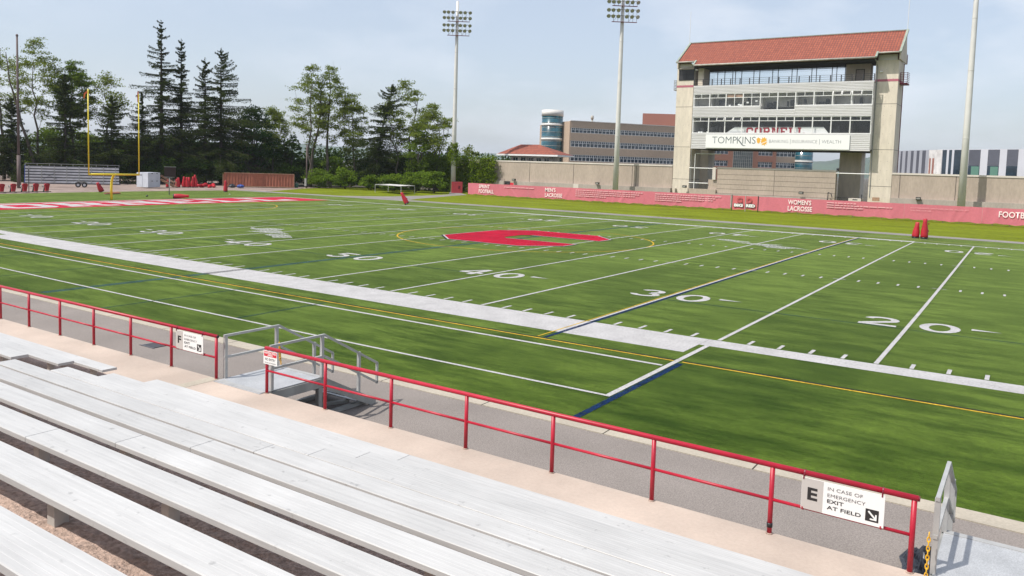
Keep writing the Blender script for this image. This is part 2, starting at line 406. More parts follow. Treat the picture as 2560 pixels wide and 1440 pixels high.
class MB:
    def __init__(s):
        s.v, s.f = [], []
    def add(s, vs, fs):
        n = len(s.v)
        s.v += [tuple(v) for v in vs]
        s.f += [tuple(i + n for i in f) for f in fs]
        return s
    def box(s, x0, x1, y0, y1, z0, z1):
        return s.add([(x0, y0, z0), (x1, y0, z0), (x1, y1, z0), (x0, y1, z0), (x0, y0, z1), (x1, y0, z1), (x1, y1, z1), (x0, y1, z1)],
                     [(0, 3, 2, 1), (4, 5, 6, 7), (0, 1, 5, 4), (1, 2, 6, 5), (2, 3, 7, 6), (3, 0, 4, 7)])
    def bar(s, p, q, w, h, up=(0, 0, 1)):
        p, q = Vector(p), Vector(q)
        d = (q - p).normalized(); up = Vector(up)
        a = d.cross(up)
        if a.length < 1e-4:
            a = d.cross(Vector((0, 1, 0)))
        a.normalize(); b = a.cross(d)
        vs = []
        for e in (p, q):
            for i, j in ((-1, -1), (1, -1), (1, 1), (-1, 1)):
                vs.append(e + a * (i * w / 2) + b * (j * h / 2))
        return s.add(vs, [(0, 1, 2, 3), (7, 6, 5, 4), (0, 4, 5, 1), (1, 5, 6, 2), (2, 6, 7, 3), (3, 7, 4, 0)])
    def tube(s, pts, rad, n=8, cap=True):
        pts = [Vector(p) for p in pts]
        if not hasattr(rad, '__len__'):
            rad = [rad] * len(pts)
        vs, fs = [], []
        prev = None
        for i, p in enumerate(pts):
            d = (pts[min(i + 1, len(pts) - 1)] - pts[max(i - 1, 0)]).normalized()
            if prev is None:
                a = d.cross(Vector((0, 0, 1)))
                if a.length < 1e-3:
                    a = Vector((1, 0, 0))
            else:
                a = prev - d * prev.dot(d)
            a.normalize(); prev = a; b = d.cross(a)
            for k in range(n):
                t = 2 * math.pi * k / n
                vs.append(p + a * (math.cos(t) * rad[i]) + b * (math.sin(t) * rad[i]))
        for i in range(len(pts) - 1):
            for k in range(n):
                k2 = (k + 1) % n
                fs.append((i * n + k, i * n + k2, (i + 1) * n + k2, (i + 1) * n + k))
        if cap:
            fs.append(tuple(range(n - 1, -1, -1)))
            fs.append(tuple((len(pts) - 1) * n + k for k in range(n)))
        return s.add(vs, fs)
    def lathe(s, prof, cx=0, cy=0, n=16):
        """prof: list of (radius, z)"""
        vs, fs = [], []
        for r, z in prof:
            for k in range(n):
                t = 2 * math.pi * k / n
                vs.append((cx + r * math.cos(t), cy + r * math.sin(t), z))
        for i in range(len(prof) - 1):
            for k in range(n):
                k2 = (k + 1) % n
                fs.append((i * n + k, i * n + k2, (i + 1) * n + k2, (i + 1) * n + k))
        fs.append(tuple(range(n - 1, -1, -1)))
        fs.append(tuple((len(prof) - 1) * n + k for k in range(n)))
        return s.add(vs, fs)
    def poly(s, pts):
        return s.add(pts, [tuple(range(len(pts)))])
    def prism(s, pts, off):
        """a planar outline pushed along the vector off"""
        n = len(pts); off = Vector(off)
        vs = [Vector(p) for p in pts] + [Vector(p) + off for p in pts]
        return s.add(vs, [tuple(range(n - 1, -1, -1)), tuple(range(n, 2 * n))] + [(i, (i + 1) % n, (i + 1) % n + n, i + n) for i in range(n)])
    def build(s, name, m, parent=None, smooth=False):
        o0 = Vector(ORG.get(parent.name, (0, 0, 0))) if parent else Vector((0, 0, 0))
        me = bpy.data.meshes.new(name)
        me.from_pydata([tuple(Vector(v) - o0) for v in s.v], [], s.f)
        return link(name, me, m, parent, smooth)

def link(name, me, m, parent=None, smooth=False):
    if m is not None:
        me.materials.append(MT[m] if isinstance(m, str) else m)
    if smooth:
        me.polygons.foreach_set('use_smooth', [True] * len(me.polygons))
    me.update()
    o = bpy.data.objects.new(name, me)
    COL.objects.link(o)
    if parent is not None:
        o.parent = parent
        ORG[o.name] = ORG.get(parent.name, Vector((0, 0, 0)))
    return o

def tag(o, label=None, cat=None, group=None, kind=None):
    if label: o['label'] = label
    if cat: o['category'] = cat
    if group: o['group'] = group
    if kind: o['kind'] = kind
    return o

def thing(name, loc, label, cat, group=None, rz=0.0):
    o = bpy.data.objects.new(name, None)
    o.empty_display_size = .2
    COL.objects.link(o)
    o.location = loc
    ORG[o.name] = Vector(loc)
    o.rotation_euler = (0, 0, rz)
    return tag(o, label, cat, group)

def local(name, label, cat, group=None):
    """a thing built round its own origin, moved afterwards"""
    o = thing(name, (0, 0, 0), label, cat, group)
    return o

def dup(root, loc, rz=0.0, label=None, group=None, scale=None):
    def cp(o, par):
        c = o.copy()
        COL.objects.link(c)
        if par is not None:
            c.parent = par
        for ch in [k for k in o.children]:
            cp(ch, c)
        return c
    c = cp(root, None)
    c.location = loc
    c.rotation_euler = (0, 0, rz)
    if scale: c.scale = scale
    if label: c['label'] = label
    if group: c['group'] = group
    return c

def structure(mb, name, m, label=None):
    o = mb.build(name, m)
    o['kind'] = 'structure'
    if label: o['label'] = label
    return o

def lettering(body, origin, right, up, width=None, height=None, m='sign_ink', parent=None, name='lettering', bold=0.0, lift=0.003, spacing=1.0, line=1.0, align='LEFT'):
    """real lettering as a thin mesh; fitted into width x height, lower left corner at origin"""
    cu = bpy.data.curves.new('lettering', 'FONT')
    cu.body = body; cu.size = 1; cu.align_x = align; cu.offset = bold; cu.space_character = spacing; cu.space_line = line
    cu.resolution_u = 3
    tmp = bpy.data.objects.new('lettering_source', cu)
    COL.objects.link(tmp)
    dg = bpy.context.evaluated_depsgraph_get()
    me = bpy.data.meshes.new_from_object(tmp.evaluated_get(dg))
    bpy.data.objects.remove(tmp); bpy.data.curves.remove(cu)
    n = len(me.vertices)
    co = np.empty(n * 3); me.vertices.foreach_get('co', co); co = co.reshape(-1, 3)
    lo, hi = co.min(0), co.max(0)
    sx = width / (hi[0] - lo[0]) if width else None
    sy = height / (hi[1] - lo[1]) if height else None
    sx = sx or sy; sy = sy or sx
    right, up = Vector(right).normalized(), Vector(up).normalized()
    nrm = right.cross(up)
    R, U, Nn, O = map(np.array, (right, up, nrm, origin))
    p = O + np.outer((co[:, 0] - lo[0]) * sx, R) + np.outer((co[:, 1] - lo[1]) * sy, U) + Nn * lift
    if parent is not None:
        p -= np.array(ORG.get(parent.name, Vector((0, 0, 0))))
    me.vertices.foreach_set('co', p.ravel())
    me.materials.clear()
    return link(name, me, m, parent)

# ------------------------------------------------------------------ ground
LENS_WARP = [[-0.243, 0.059], [-1.096, 0.876], [0.851, 3.177], [0.472, -3.236], [0.483, -0.476], [3.329, 2.434], [-2.92, -3.028], [0.934, 1.022], [-2.948, -2.223], [-2.021, 0.211]]
def G(x, y, z=0.0):
    """regulation field plan -> plan bent by a cubic fit of the lens distortion"""
    a, b = x / 50, y / 50
    dx = dy = 0; k = 0
    for i in range(4):
        for j in range(4 - i):
            t = a ** i * b ** j
            dx += LENS_WARP[k][0] * t; dy += LENS_WARP[k][1] * t; k += 1
    return (x + dx, y + dy, z)

def sheet(mb, x0, x1, y0, y1, z, step=3.0, warp=True):
    nx = max(1, int(math.ceil((x1 - x0) / step))); ny = max(1, int(math.ceil((y1 - y0) / step)))
    vs = [(G(x0 + (x1 - x0) * i / nx, y0 + (y1 - y0) * j / ny, z) if warp else (x0 + (x1 - x0) * i / nx, y0 + (y1 - y0) * j / ny, z)) for j in range(ny + 1) for i in range(nx + 1)]
    fs = [(j * (nx + 1) + i, j * (nx + 1) + i + 1, (j + 1) * (nx + 1) + i + 1, (j + 1) * (nx + 1) + i) for j in range(ny) for i in range(nx)]
    return mb.add(vs, fs)

def outline(mb, pts, z, warp=True):
    return mb.poly([G(x, y, z) if warp else (x, y, z) for x, y in pts])

g = MB(); g.box(-6500, 6500, -6500, 6500, -1.2, -.10)
structure(g, 'ground', 'soil')
g = MB(); g.poly([(-160, -40, -.06), (-74, -40, -.06), (-74, 58, -.06), (-70, 64, -.06), (-74, 76, -.06), (-80, 82, -.06), (-130, 82, -.06), (-160, 60, -.06)])
structure(g, 'gravel_yard', 'gravel')
g = MB(); g.poly([(-71, 59, -.03), (75, 59, -.03), (75, 98, -.03), (-84, 98, -.03), (-80, 75, -.03), (-75, 66, -.03)])
structure(g, 'lawn', 'lawn')
g = MB(); n = 24
edge = [(-77 + 3.5 * (abs(y - 38) / 40) ** 2.2, y) for y in np.linspace(-9.6, 57.3, n)]
vs = []; fs = []
for i, (ex, y) in enumerate(edge):
    for k in range(41):
        vs.append(G(ex + (75 - ex) * k / 40 if k else ex, y, 0) if True else 0)
for i in range(n - 1):
    for k in range(40):
        fs.append((i * 41 + k, i * 41 + k + 1, (i + 1) * 41 + k + 1, (i + 1) * 41 + k))
g.add(vs, fs)
structure(g, 'turf', 'turf')
g = MB(); sheet(g, -76, 72, 57.2, 60.2, .006)
g.poly([(-56, 60.6, -.022), (-43, 60.6, -.022), (-45.5, 66, -.022), (-47.5, 73, -.022), (-50, 80, -.022), (-51.5, 86, -.022), (-57.5, 92, -.022), (-60, 92, -.022), (-54, 84, -.022), (-52, 75, -.022), (-52, 67, -.022)])
structure(g, 'path', 'path')
g = MB(); g.poly([(-60, -14.4, .004), (60, -14.4, .004), (60, -9.95, .004), (20, -10.05, .004), (-60, -9.7, .004)])
structure(g, 'asphalt_lane', 'asphalt')
g = MB()
random.seed(2)
x = -60.0
while x < 58:                                                     # kerb stones with open joints
    g.box(x, x + 2.97, -10.08, -9.62, -.05, .022); x += 3.0
structure(g, 'kerb', 'curb')

# ---- painted markings, one object per colour of paint
W = 160 / 3 * YD
wp, yp, bp_, tb, fb, dk = MB(), MB(), MB(), MB(), MB(), MB()
Z1, Z2, Z3 = .006, .010, .014
def vline(mb, x, y0, y1, w, z=Z2):
    sheet(mb, x - w / 2, x + w / 2, y0, y1, z, 2.5)
def hline(mb, y, x0, x1, w, z=Z2):
    sheet(mb, x0, x1, y - w / 2, y + w / 2, z, 2.5)
for yd in range(-45, 51, 5):
    if yd in (0,):
        continue
    vline(wp, yd * YD, .1, W - .05, .13 if yd != 20 else .10)
    if yd == 20:
        vline(yp, yd * YD - .11, -3.1, W + .4, .055); vline(bp_, yd * YD + .14, -3.1, W + .4, .15)
vline(fb, 0, -9.3, W + .5, .42, Z1)
HS = 60 * .3048
random.seed(5)
for yd in range(-49, 50):                                        # inch marks and hashes
    if yd % 5 == 0:
        if yd:
            for y in (HS, W - HS):
                hline(wp, y, yd * YD - .32, yd * YD + .32, .08, Z3)
        continue
    x = yd * YD
    for y0, y1 in ((.12, .72), (HS - .30, HS + .30), (W - HS - .30, W - HS + .30), (W - .72, W - .1)):
        vline(wp, x, y0, y1, .11)
hline(wp, W + .22, -54.9, 60, .44, Z1)                              # far side line
sheet(wp, -20 * YD, 25 * YD, W + .45, W + .95, Z1, 2.5)
sheet(wp, -25 * YD, 25 * YD - .3, -2.12, .06, Z1, 2.5)              # near border, wide between the 25s
sheet(wp, -60 * YD, -25 * YD, -.86, .06, Z1, 2.5)
sheet(wp, 25 * YD - .29, 60, -.86, .06, Z1, 2.5)
hline(yp, -3.30, -70, 22.75, .09); hline(yp, -3.30, 23.0, 60, .09)
hline(dk, -3.19, -70, 22.75, .10); hline(dk, -3.19, 23.0, 60, .10)
hline(wp, -3.98, -60, 22.7, .14); hline(wp, -7.48, -60, 22.9, .11)
vline(wp, 25 * YD - .02, -7.55, -.9, .15, Z3); vline(bp_, 25 * YD + .17, -9.5, -3.5, .17)
for x, y0, y1 in ((-5.2, -8.9, -3.6), (4.5, -9.4, -3.5), (9.2, -7.4, -3.5), (-12, -8.8, -3.6)):
    vline(tb, x, y0, y1, .11)
hline(tb, 6.75, -9.7, 8.3, .10, Z1); hline(tb, 6.75, -54, -9.7, .10, Z1); hline(tb, 6.2, 18.6, 60, .10, Z1); hline(tb, W - 6.5, -9, 60, .08, Z1)
hline(yp, W + 2.9, 0, 60, .05); hline(wp, W + 4.2, -28, 24, .10); hline(wp, W + 2.2, 24, 60, .06)
for k in range(72):                                              # soccer centre circle
    t0, t1 = 2 * math.pi * k / 72, 2 * math.pi * (k + 1) / 72
    cx, cy, r0, r1 = 0, W / 2, 9.09, 9.20
    outline(yp, [(cx + r0 * math.cos(t0), cy + r0 * math.sin(t0)), (cx + r1 * math.cos(t0), cy + r1 * math.sin(t0)), (cx + r1 * math.cos(t1), cy + r1 * math.sin(t1)), (cx + r0 * math.cos(t1), cy + r0 * math.sin(t1))], Z1)
    if -9 <= (k - 36) - 0 <= 9 or k > 63 or k < 9:               # lacrosse arcs near the end zone
        pass
for k in range(60):                                              # crease in faded green-blue and a yellow arc by the end zone
    t0, t1 = 2 * math.pi * k / 60, 2 * math.pi * (k + 1) / 60
    for mb, cx, r0, r1 in ((tb, -36.5, 2.6, 2.8),):
        outline(mb, [(cx + r * math.cos(t), W / 2 + 5 * 0 + r * math.sin(t)) for r, t in ((r0, t0), (r1, t0), (r1, t1), (r0, t1))], Z1)
    if k < 15 or k >= 45:
        outline(yp, [(-45.5 + r * math.cos(t), W / 2 + r * math.sin(t)) for r, t in ((11.9, t0), (12.02, t0), (12.02, t1), (11.9, t1))], Z1)
for x, y in ((-60, 18), (-63, 30), (-58.5, 34)):
    hline(yp, y, x - 1, x + 6, .06)
hline(yp, -9.35, 19.1, 19.35, .05, Z1)

def digit(ch, cx, cy, flip):
    """yard numbers: six feet high, heavy at the sides like the stencil"""
    segs = []
    def P(u, v):
        u, v = (u - .5) * 1.32, (v - .5) * 1.83
        if flip: u, v = -u, -v
        return (cx + u, cy + v)
    def ring(a0, a1, c=(.5, .5), ro=(.5, .5), ri=(.26, .36), n=20):
        for k in range(n):
            t0, t1 = (math.radians(a0 + (a1 - a0) * (k + q) / n) for q in (0, 1))
            q = [P(c[0] + r[0] * math.cos(t), c[1] + r[1] * math.sin(t)) for r, t in ((ri, t0), (ro, t0), (ro, t1), (ri, t1))]
            segs.append(q)
    def quad(*q): segs.append([P(u, v) for u, v in q])
    if ch == '0': ring(0, 360)
    elif ch == '1': quad((.34, 0), (.62, 0), (.62, 1), (.34, 1))
    elif ch == '2':
        ring(-35, 170, (.5, .68), (.46, .32), (.24, .17)); quad((.02, .16), (.36, .16), (.88, .50), (.68, .60)); quad((.02, 0), (.98, 0), (.98, .15), (.02, .15))
    elif ch == '3':
        ring(-85, 165, (.48, .74), (.42, .26), (.20, .12)); ring(-165, 85, (.48, .28), (.48, .28), (.24, .14))
    elif ch == '4':
        quad((.56, 0), (.80, 0), (.80, 1), (.56, 1)); quad((0, .22), (.55, .22), (.55, .37), (0, .37)); quad((0, .37), (.20, .37), (.55, .80), (.55, 1)); quad((.81, .22), (1, .22), (1, .37), (.81, .37))
    elif ch == '5':
        ring(-160, 120, (.48, .34), (.48, .34), (.24, .19)); quad((.12, .56), (.32, .56), (.32, .84), (.12, .84)); quad((.12, .85), (.92, .85), (.92, 1), (.12, 1))
    for q in segs: outline(wp, q, Z2)
for yd in (-40, -30, -20, -10, 0, 10, 20, 30, 40):
    val = str(50 - abs(yd)); x = yd * YD
    for cy, flip in ((7.28, False), (W - 7.0, True)):
        s = -1 if flip else 1
        digit(val[0], x - s * .98, cy, flip); digit(val[1], x + s * .98, cy, flip)
        if yd:                                                   # arrow towards the nearer goal
            d = 1 if yd > 0 else -1
            ax = x + d * 1.95
            outline(wp, [(ax, cy - .16 + s * .45), (ax + d * .95, cy + s * .45), (ax, cy + .16 + s * .45)], Z2)

# worn white emblems on both halves: a long ragged figure painted over two yard lines
MT['worn_white'] = mat('worn_field_paint', (.38, .39, .37), .9, spec=.05, var=.2, scale=1.6, var2=.2, scale2=9)
worn(MT['worn_white'], .38, .60, 9)
em = MB()
def emblem(pts, cx, cy, sx, sy):
    for poly in pts:
        outline(em, [(cx + u * sx, cy + v * sy) for u, v in poly], Z3 + .002)
EMB = [[(-1.0, .62), (-.72, .50), (-.62, .86), (-.30, .95), (-.12, .45), (-.34, .10), (-.70, .20)],
       [(-.30, .12), (-.08, .48), (.20, .20), (.52, -.02), (.10, -.18), (-.38, -.40)],
       [(.22, -.32), (.50, -.16), (.72, -.28), (1.0, -.62), (.78, -.98), (.55, -.70), (.30, -.62)]]
emblem(EMB, -14.0, 13.0, 4.1, 2.5)
emblem([[(-u, -v) for u, v in p] for p in EMB], 14.0, 34.4, 4.0, 2.3)
tag(em.build('worn_emblem', 'worn_white'), 'worn white emblems painted on both halves of the turf', kind='structure')

# midfield block letter: white keyline, black outline, red face
def block_c(g0, z, mb):
    X, Yh, ch = 4.95 + g0, 5.55 + g0, 2.15 + g0 * .4
    cy = 24.65
    ix, iy = -1.25 - g0, 1.75 - g0                              # inside of the C
    mb_pts_u = [(X, cy + iy), (X, cy + Yh - ch), (X - ch, cy + Yh), (-X + ch, cy + Yh), (-X, cy + Yh - ch), (-X, cy + .01), (ix, cy + .01), (ix, cy + iy - .6), (ix + .6, cy + iy)]
    mb_pts_l = [(x, 2 * cy - y) for x, y in reversed(mb_pts_u)]
    for pts in (mb_pts_u, mb_pts_l):
        outline(mb, pts, z)
cb_, cw_, cr_ = MB(), MB(), MB()
block_c(.22, .018, cb_); block_c(.10, .022, cw_); block_c(0, .026, cr_)
tag(cb_.build('midfield_letter_outline', 'black_paint'), kind='structure')
tag(cw_.build('midfield_letter_keyline', 'white_paint'), kind='structure')
tag(cr_.build('midfield_letter', 'red_paint'), 'big red block letter painted across midfield', kind='structure')

# end zone with its name in block capitals
ez = MB(); sheet(ez, -60 * YD + .05, -50 * YD, .1, W - .05, Z1, 3)
tag(ez.build('end_zone', 'end_red'), 'red painted end zone with white block capitals', kind='structure')
hline(wp, 24.4, -60 * YD - .45, -60 * YD + .04, W + .6, Z2)
SLAB = {                                                        # boxes (u0,u1,v0,v1) and free quads in a unit square
 'C': [[(0, .25), (.25, .25), (.25, .75), (0, .75)], [(.15, 0), (.8, 0), (1, .2), (1, .38), (.74, .38), (.74, .22), (.3, .22), (.25, .249), (0, .249), (0, .18)], [(.15, 1), (0, .82), (0, .751), (.25, .751), (.3, .78), (.74, .78), (.74, .62), (1, .62), (1, .8), (.8, 1)]],
 'O': [[(0, .25), (.27, .25), (.27, .75), (0, .75)], [(.73, .25), (1, .25), (1, .75), (.73, .75)], [(.17, 0), (.83, 0), (1, .18), (1, .249), (.73, .249), (.70, .22), (.30, .22), (.27, .249), (0, .249), (0, .18)], [(.17, 1), (0, .82), (0, .751), (.27, .751), (.30, .78), (.70, .78), (.73, .751), (1, .751), (1, .82), (.83, 1)]],
 'R': [[(0, 0), (.42, 0), (.42, .18), (.34, .18), (.34, .82), (.08, .82), (.08, .18), (0, .18)], [(0, .821), (.85, .821), (.85, .999), (0, .999)], [(.341, .40), (.78, .40), (.95, .52), (.95, .80), (.86, .82), (.68, .82), (.68, .58), (.341, .58)], [(.50, .399), (.76, .399), (.86, .18), (1, .18), (1, 0), (.68, 0)]],
 'N': [[(0, 0), (.38, 0), (.38, .18), (.30, .18), (.30, .999), (0, .999), (0, .82), (.07, .82), (.07, .18), (0, .18)], [(.301, .72), (.66, 0), (.699, 0), (.699, .42), (.42, .999), (.301, .999)], [(.70, 0), (.93, 0), (.93, .82), (1, .82), (1, 1), (.62, 1), (.62, .82), (.70, .82)]],
 'E': [[(0, 0), (.95, 0), (.95, .34), (.74, .34), (.74, .18), (.34, .18), (.34, .82), (.08, .82), (.08, .18), (0, .18)], [(0, .821), (.74, .821), (.74, .66), (.95, .66), (.95, 1), (0, 1)], [(.341, .42), (.66, .42), (.66, .58), (.341, .58)]],
 'L': [[(0, 0), (.95, 0), (.95, .40), (.70, .40), (.70, .19), (.36, .19), (.36, .81), (.44, .81), (.44, 1), (0, 1), (0, .81), (.10, .81), (.10, .19), (0, .19)]]}
for k, ch in enumerate('CORNELL'):
    y0 = 3.4 + k * 6.05
    for q in SLAB[ch]:
        outline(wp, [(-46.9 - v * 6.8, y0 + u * 5.3) for u, v in q], Z2)

for mb, nm, m, lb in ((wp, 'white_field_paint', 'white_paint', 'white yard lines, numbers and borders on the turf'), (yp, 'yellow_field_paint', 'yellow_paint', 'thin yellow soccer lines on the turf'),
                      (bp_, 'blue_field_paint', 'blue_paint', 'dark blue lacrosse lines on the turf'), (fb, 'faded_blue_field_paint', 'faded_blue', 'faded blue halfway line across the turf'),
                      (tb, 'thin_blue_field_paint', 'thin_blue', 'thin blue lacrosse lines on the turf'), (dk, 'dark_field_paint', 'black_paint', 'dark edge beside the yellow line')):
    tag(mb.build(nm, m), lb, kind='structure')

# ------------------------------------------------------------------ near grandstand
Y1, ZB, TR, RI, PW = -16.0, 1.33, .774, .267, .28                    # first bench: front edge, height; row depth, rise, plank width
ROWS = 10
def tread_z(k): return ZB - .26 + (k - 1) * RI if k else .90
apron = MB()
random.seed(11)
apron.box(-40, 60, Y1 - .20, -14.36, -.3, .90)
terrace = thing('grandstand_terrace', (24, -18, 0), 'pink concrete grandstand terrace with worn step edges under the benches', 'terrace')
apron.build('apron', 'pink', terrace)
steps, rears = MB(), MB()
nrng = np.random.default_rng(3)
for k in range(1, ROWS + 3):
    z = tread_z(k); yf = Y1 - (k - 1) * TR + .15; yb = yf - TR
    near = k > 4
    xs = list(np.arange(-40, 8, 2.0)) + list(np.arange(8, 33, .04 if near else .25)) + list(np.arange(33, 61, 3.0))
    nyc = 17 if near else 4
    ys = np.linspace(yb - .02, yf, nyc)
    Zr = nrng.normal(size=(len(xs), nyc)) * .0035
    if near:                                                      # scoured aggregate: a few millimetres of relief
        big_ = nrng.normal(size=(len(xs), nyc))
        for _ in range(2):
            big_ = (big_ + np.roll(big_, 1, 0) + np.roll(big_, -1, 0) + np.roll(big_, 1, 1)) / 4
        Zr = Zr + big_ * .016
    else:
        Zr *= 0
    vs, fs = [], []; q = nyc + 1
    for i, x in enumerate(xs):
        for j in range(nyc): vs.append((x, ys[j], z + Zr[i, j] - (.012 if j == nyc - 1 else 0)))
        vs.append((x, yf + .004, tread_z(k - 1) - .02))
    for i in range(len(xs) - 1):
        for j in range(nyc):
            a = i * q + j; fs.append((a, a + q, a + q + 1, a + 1))
    steps.add(vs, fs)
steps.build('step', 'pinkrough', terrace)
ais = MB()
for k in range(1, 8):                                             # half steps in the aisle
    z = tread_z(k); yf = Y1 - k * TR + .15
    ais.box(16.95, 17.9, yf - .0, yf + .34, z - .01, z + RI / 2)
ais.build('aisle_step', 'pink', terrace)
jl = MB(); jl.box(17.35, 17.62, -15.9, -14.37, .899, .904)
jl.build('expansion_joint', 'curb', terrace)

def bench(row, x0, x1, label, cut):
    z = ZB + (row - 1) * RI; y = Y1 - (row - 1) * TR
    t = thing('bleacher_bench', (x0, y - PW / 2, z), label, 'bench', 'aluminium bleacher benches in rows on the terrace')
    for a, b in ((x0, cut - .004), (cut + .004, x1)):
        p = MB()
        # ribbed extrusion: a comb of flat-topped ribs with rolled edges
        prof = [(-PW, -.045), (-PW, -.006), (-PW + .006, 0)]
        nr = 7
        for q in range(nr):
            u0 = -PW + .012 + q * (PW - .024) / nr; du = (PW - .024) / nr
            prof += [(u0 + .001, 0), (u0 + du * .93, 0), (u0 + du * .945, -.0007), (u0 + du * .985, -.0007)]
        prof += [(-.006, 0), (0, -.006), (0, -.045)]
        n = len(prof)
        vs = [(a, y + u, z + w) for u, w in prof] + [(b, y + u, z + w) for u, w in prof]
        fs = [(i, i + n, (i + 1) % n + n, (i + 1) % n) for i in range(n)] + [tuple(range(n)), tuple(range(2 * n - 1, n - 1, -1))]
        p.add(vs, fs)
        p.build('seat_plank', 'plank', t)
    zt = tread_z(row)
    xs = [x0 + .35 + i * 1.85 for i in range(int((x1 - x0 - .3) / 1.85) + 1)]
    for x in xs:
        b = MB()
        b.box(x - .045, x + .045, y - .19, y - .10, zt - .02, z - .046)
        b.prism([(x - .03, y - .03, z - .047), (x - .03, y - PW + .03, z - .047), (x - .03, y - .181, z - .12), (x - .03, y - .099, z - .12)], (.06, 0, 0))
        b.build('leg', 'bracket', t)
    return t
ORD = ['frontmost', 'second', 'third', 'fourth', 'fifth', 'sixth', 'seventh', 'eighth', 'ninth', 'tenth']
for r in range(1, ROWS + 1):
    if r < ROWS:
        bench(r, 18.06 + (r % 2) * .03, 30.0, f'long aluminium bleacher bench right of the aisle, {ORD[r-1]} row up from the red railing', 24.0)
    if r <= 4:
        bench(r, 4.8, 16.78 + (r % 2) * .02, f'aluminium bleacher bench left of the aisle, {ORD[r-1]} row up from the red railing', 10.8)

# red railings
def railing(xs, label, blackband=None):
    y = -14.40
    t = thing('red_railing', (xs[0], y, .9), label, 'railing', 'red pipe railings along the front of the stand')
    m = MB(); m.tube([(xs[0] - .04, y, 1.765), (xs[-1] + .04, y, 1.765)], .034, 12); m.build('top_rail', 'red_metal', t, True)
    m = MB(); m.tube([(xs[-1] + .041, y, 1.765), (xs[-1] + .055, y, 1.765)], .030, 12); m.build('end_cap', 'black' if xs[-1] < 20 else 'vinyl_dark', t, True)
    for a, b in zip(xs[:-1], xs[1:]):
        m = MB(); m.tube([(a + .025, y, 1.335), (b - .025, y, 1.335)], .020, 10); m.build('middle_rail', 'red_metal', t, True)
    for x in xs:
        m = MB(); m.tube([(x, y, .86), (x, y, 1.74)], .030, 12); p = m.build('post', 'red_metal', t, True)
        if x == blackband:
            m = MB(); m.tube([(x, y, .985), (x, y, 1.04)], .036, 12); m.build('tape_band', 'black', p, True)
        m = MB(); m.tube([(x, y, .895), (x, y, .915)], .042, 10); m.build('base_collar', 'pinkrough', p, True)
    return t
railing([30.0 - 1.56 * i for i in range(7, -1, -1)], 'red pipe railing right of the metal stair, along the asphalt lane', 28.44)
railing([17.56 - 1.50 * i for i in range(9, -1, -1)], 'red pipe railing left of the metal stair, running off to the left')

# exit signs wired to the rails
def exit_sign(x0, x1, z0, z1, letter, label):
    y = -14.445
    t = thing('exit_sign', (x0, y, z0), label, 'sign', 'emergency exit signs on the red railing')
    m = MB(); m.box(x0, x1, y - .004, y + .004, z0, z1); m.build('panel', 'sign_white', t)
    w = x1 - x0; h = z1 - z0; yy = y - .004
    m = MB(); m.box(x0 + .002, x0 + .27 * w, yy - .0015, yy, z0 + .002, z1 - .002); m.build('grey_field', 'sign_grey', t)
    R, U = (1, 0, 0), (0, 0, 1)
    L = lambda body, fx, fz, fw, fh, mm, bold: lettering(body, (x0 + fx * w, yy - .003, z0 + fz * h), R, U, fw * w, fh * h, mm, t, bold=bold, lift=.0005)
    L(letter, .078, .32, .125, .40, 'sign_ink', .035)
    L('IN CASE OF', .325, .765, .42, .105, 'sign_thin', -.006)
    L('EMERGENCY', .325, .56, .455, .105, 'sign_thin', -.006)
    L('EXIT', .325, .37, .20, .115, 'sign_ink', .012)
    L('AT FIELD', .325, .17, .41, .115, 'sign_ink', .012)
    m = MB(); ax, az, s = x0 + .785 * w, z0 + .12 * h, .155 * w
    m.box(ax, ax + s, yy - .0025, yy, az, az + s); m.build('arrow_square', 'sign_ink', t)
    m = MB(); q = lambda u, v: (ax + u * s, yy - .004, az + v * s)
    m.poly([q(.17, .78), q(.27, .88), q(.62, .52), q(.52, .42)])
    m.poly([q(.36, .14), q(.86, .14), q(.86, .26), q(.36, .26)]); m.poly([q(.74, .261), q(.86, .261), q(.86, .64), q(.74, .64)])
    m.poly([q(.521, .419), q(.621, .519), q(.739, .40), q(.739, .262), q(.69, .262)])
    m.build('arrow', 'sign_white', t)
    for x in (x0 + .02, x1 - .03):
        for zc, rr_ in ((1.765, .038), (1.335, .024)):
            m = MB(); m.tube([(x - .008, -14.40, zc), (x + .008, -14.40, zc)], rr_ + .004, 12)
            m.box(x - .007, x + .007, -14.455, -14.44, min(zc, z1 - .02 if zc > 1.5 else z0), max(zc, z0 + .02) if zc < 1.5 else zc)
            m.build('clamp', 'vinyl_dark' if rr_ > .03 else 'red_metal', t)
    return t
exit_sign(28.80, 29.71, 1.345, 1.725, 'E', 'white exit sign with big letter E on the right railing')
exit_sign(16.29, 17.20, 1.345, 1.725, 'F', 'white exit sign with big letter F on the left railing')
t = thing('restricted_sign', (19.02, -14.44, 1.47), 'small red and white restricted area sign on railing corner by the stair', 'sign')
m = MB(); m.box(19.03, 19.41, -14.442, -14.436, 1.475, 1.73); m.build('panel', 'sign_white', t)
m = MB(); m.box(19.045, 19.395, -14.444, -14.442, 1.625, 1.72); m.build('red_field', 'sign_red', t)
lettering('RESTRICTED\nAREA', (19.06, -14.4445, 1.635), (1, 0, 0), (0, 0, 1), .32, .075, 'sign_white', t, bold=.03, align='CENTER', line=.85, lift=.0008)
lettering('NO ENTRY', (19.075, -14.4425, 1.545), (1, 0, 0), (0, 0, 1), .29, .05, 'sign_ink', t, bold=.01, lift=.0008)
lettering('UNLESS AUTHORIZED', (19.065, -14.4425, 1.495), (1, 0, 0), (0, 0, 1), .31, .022, 'sign_ink', t, lift=.0008)

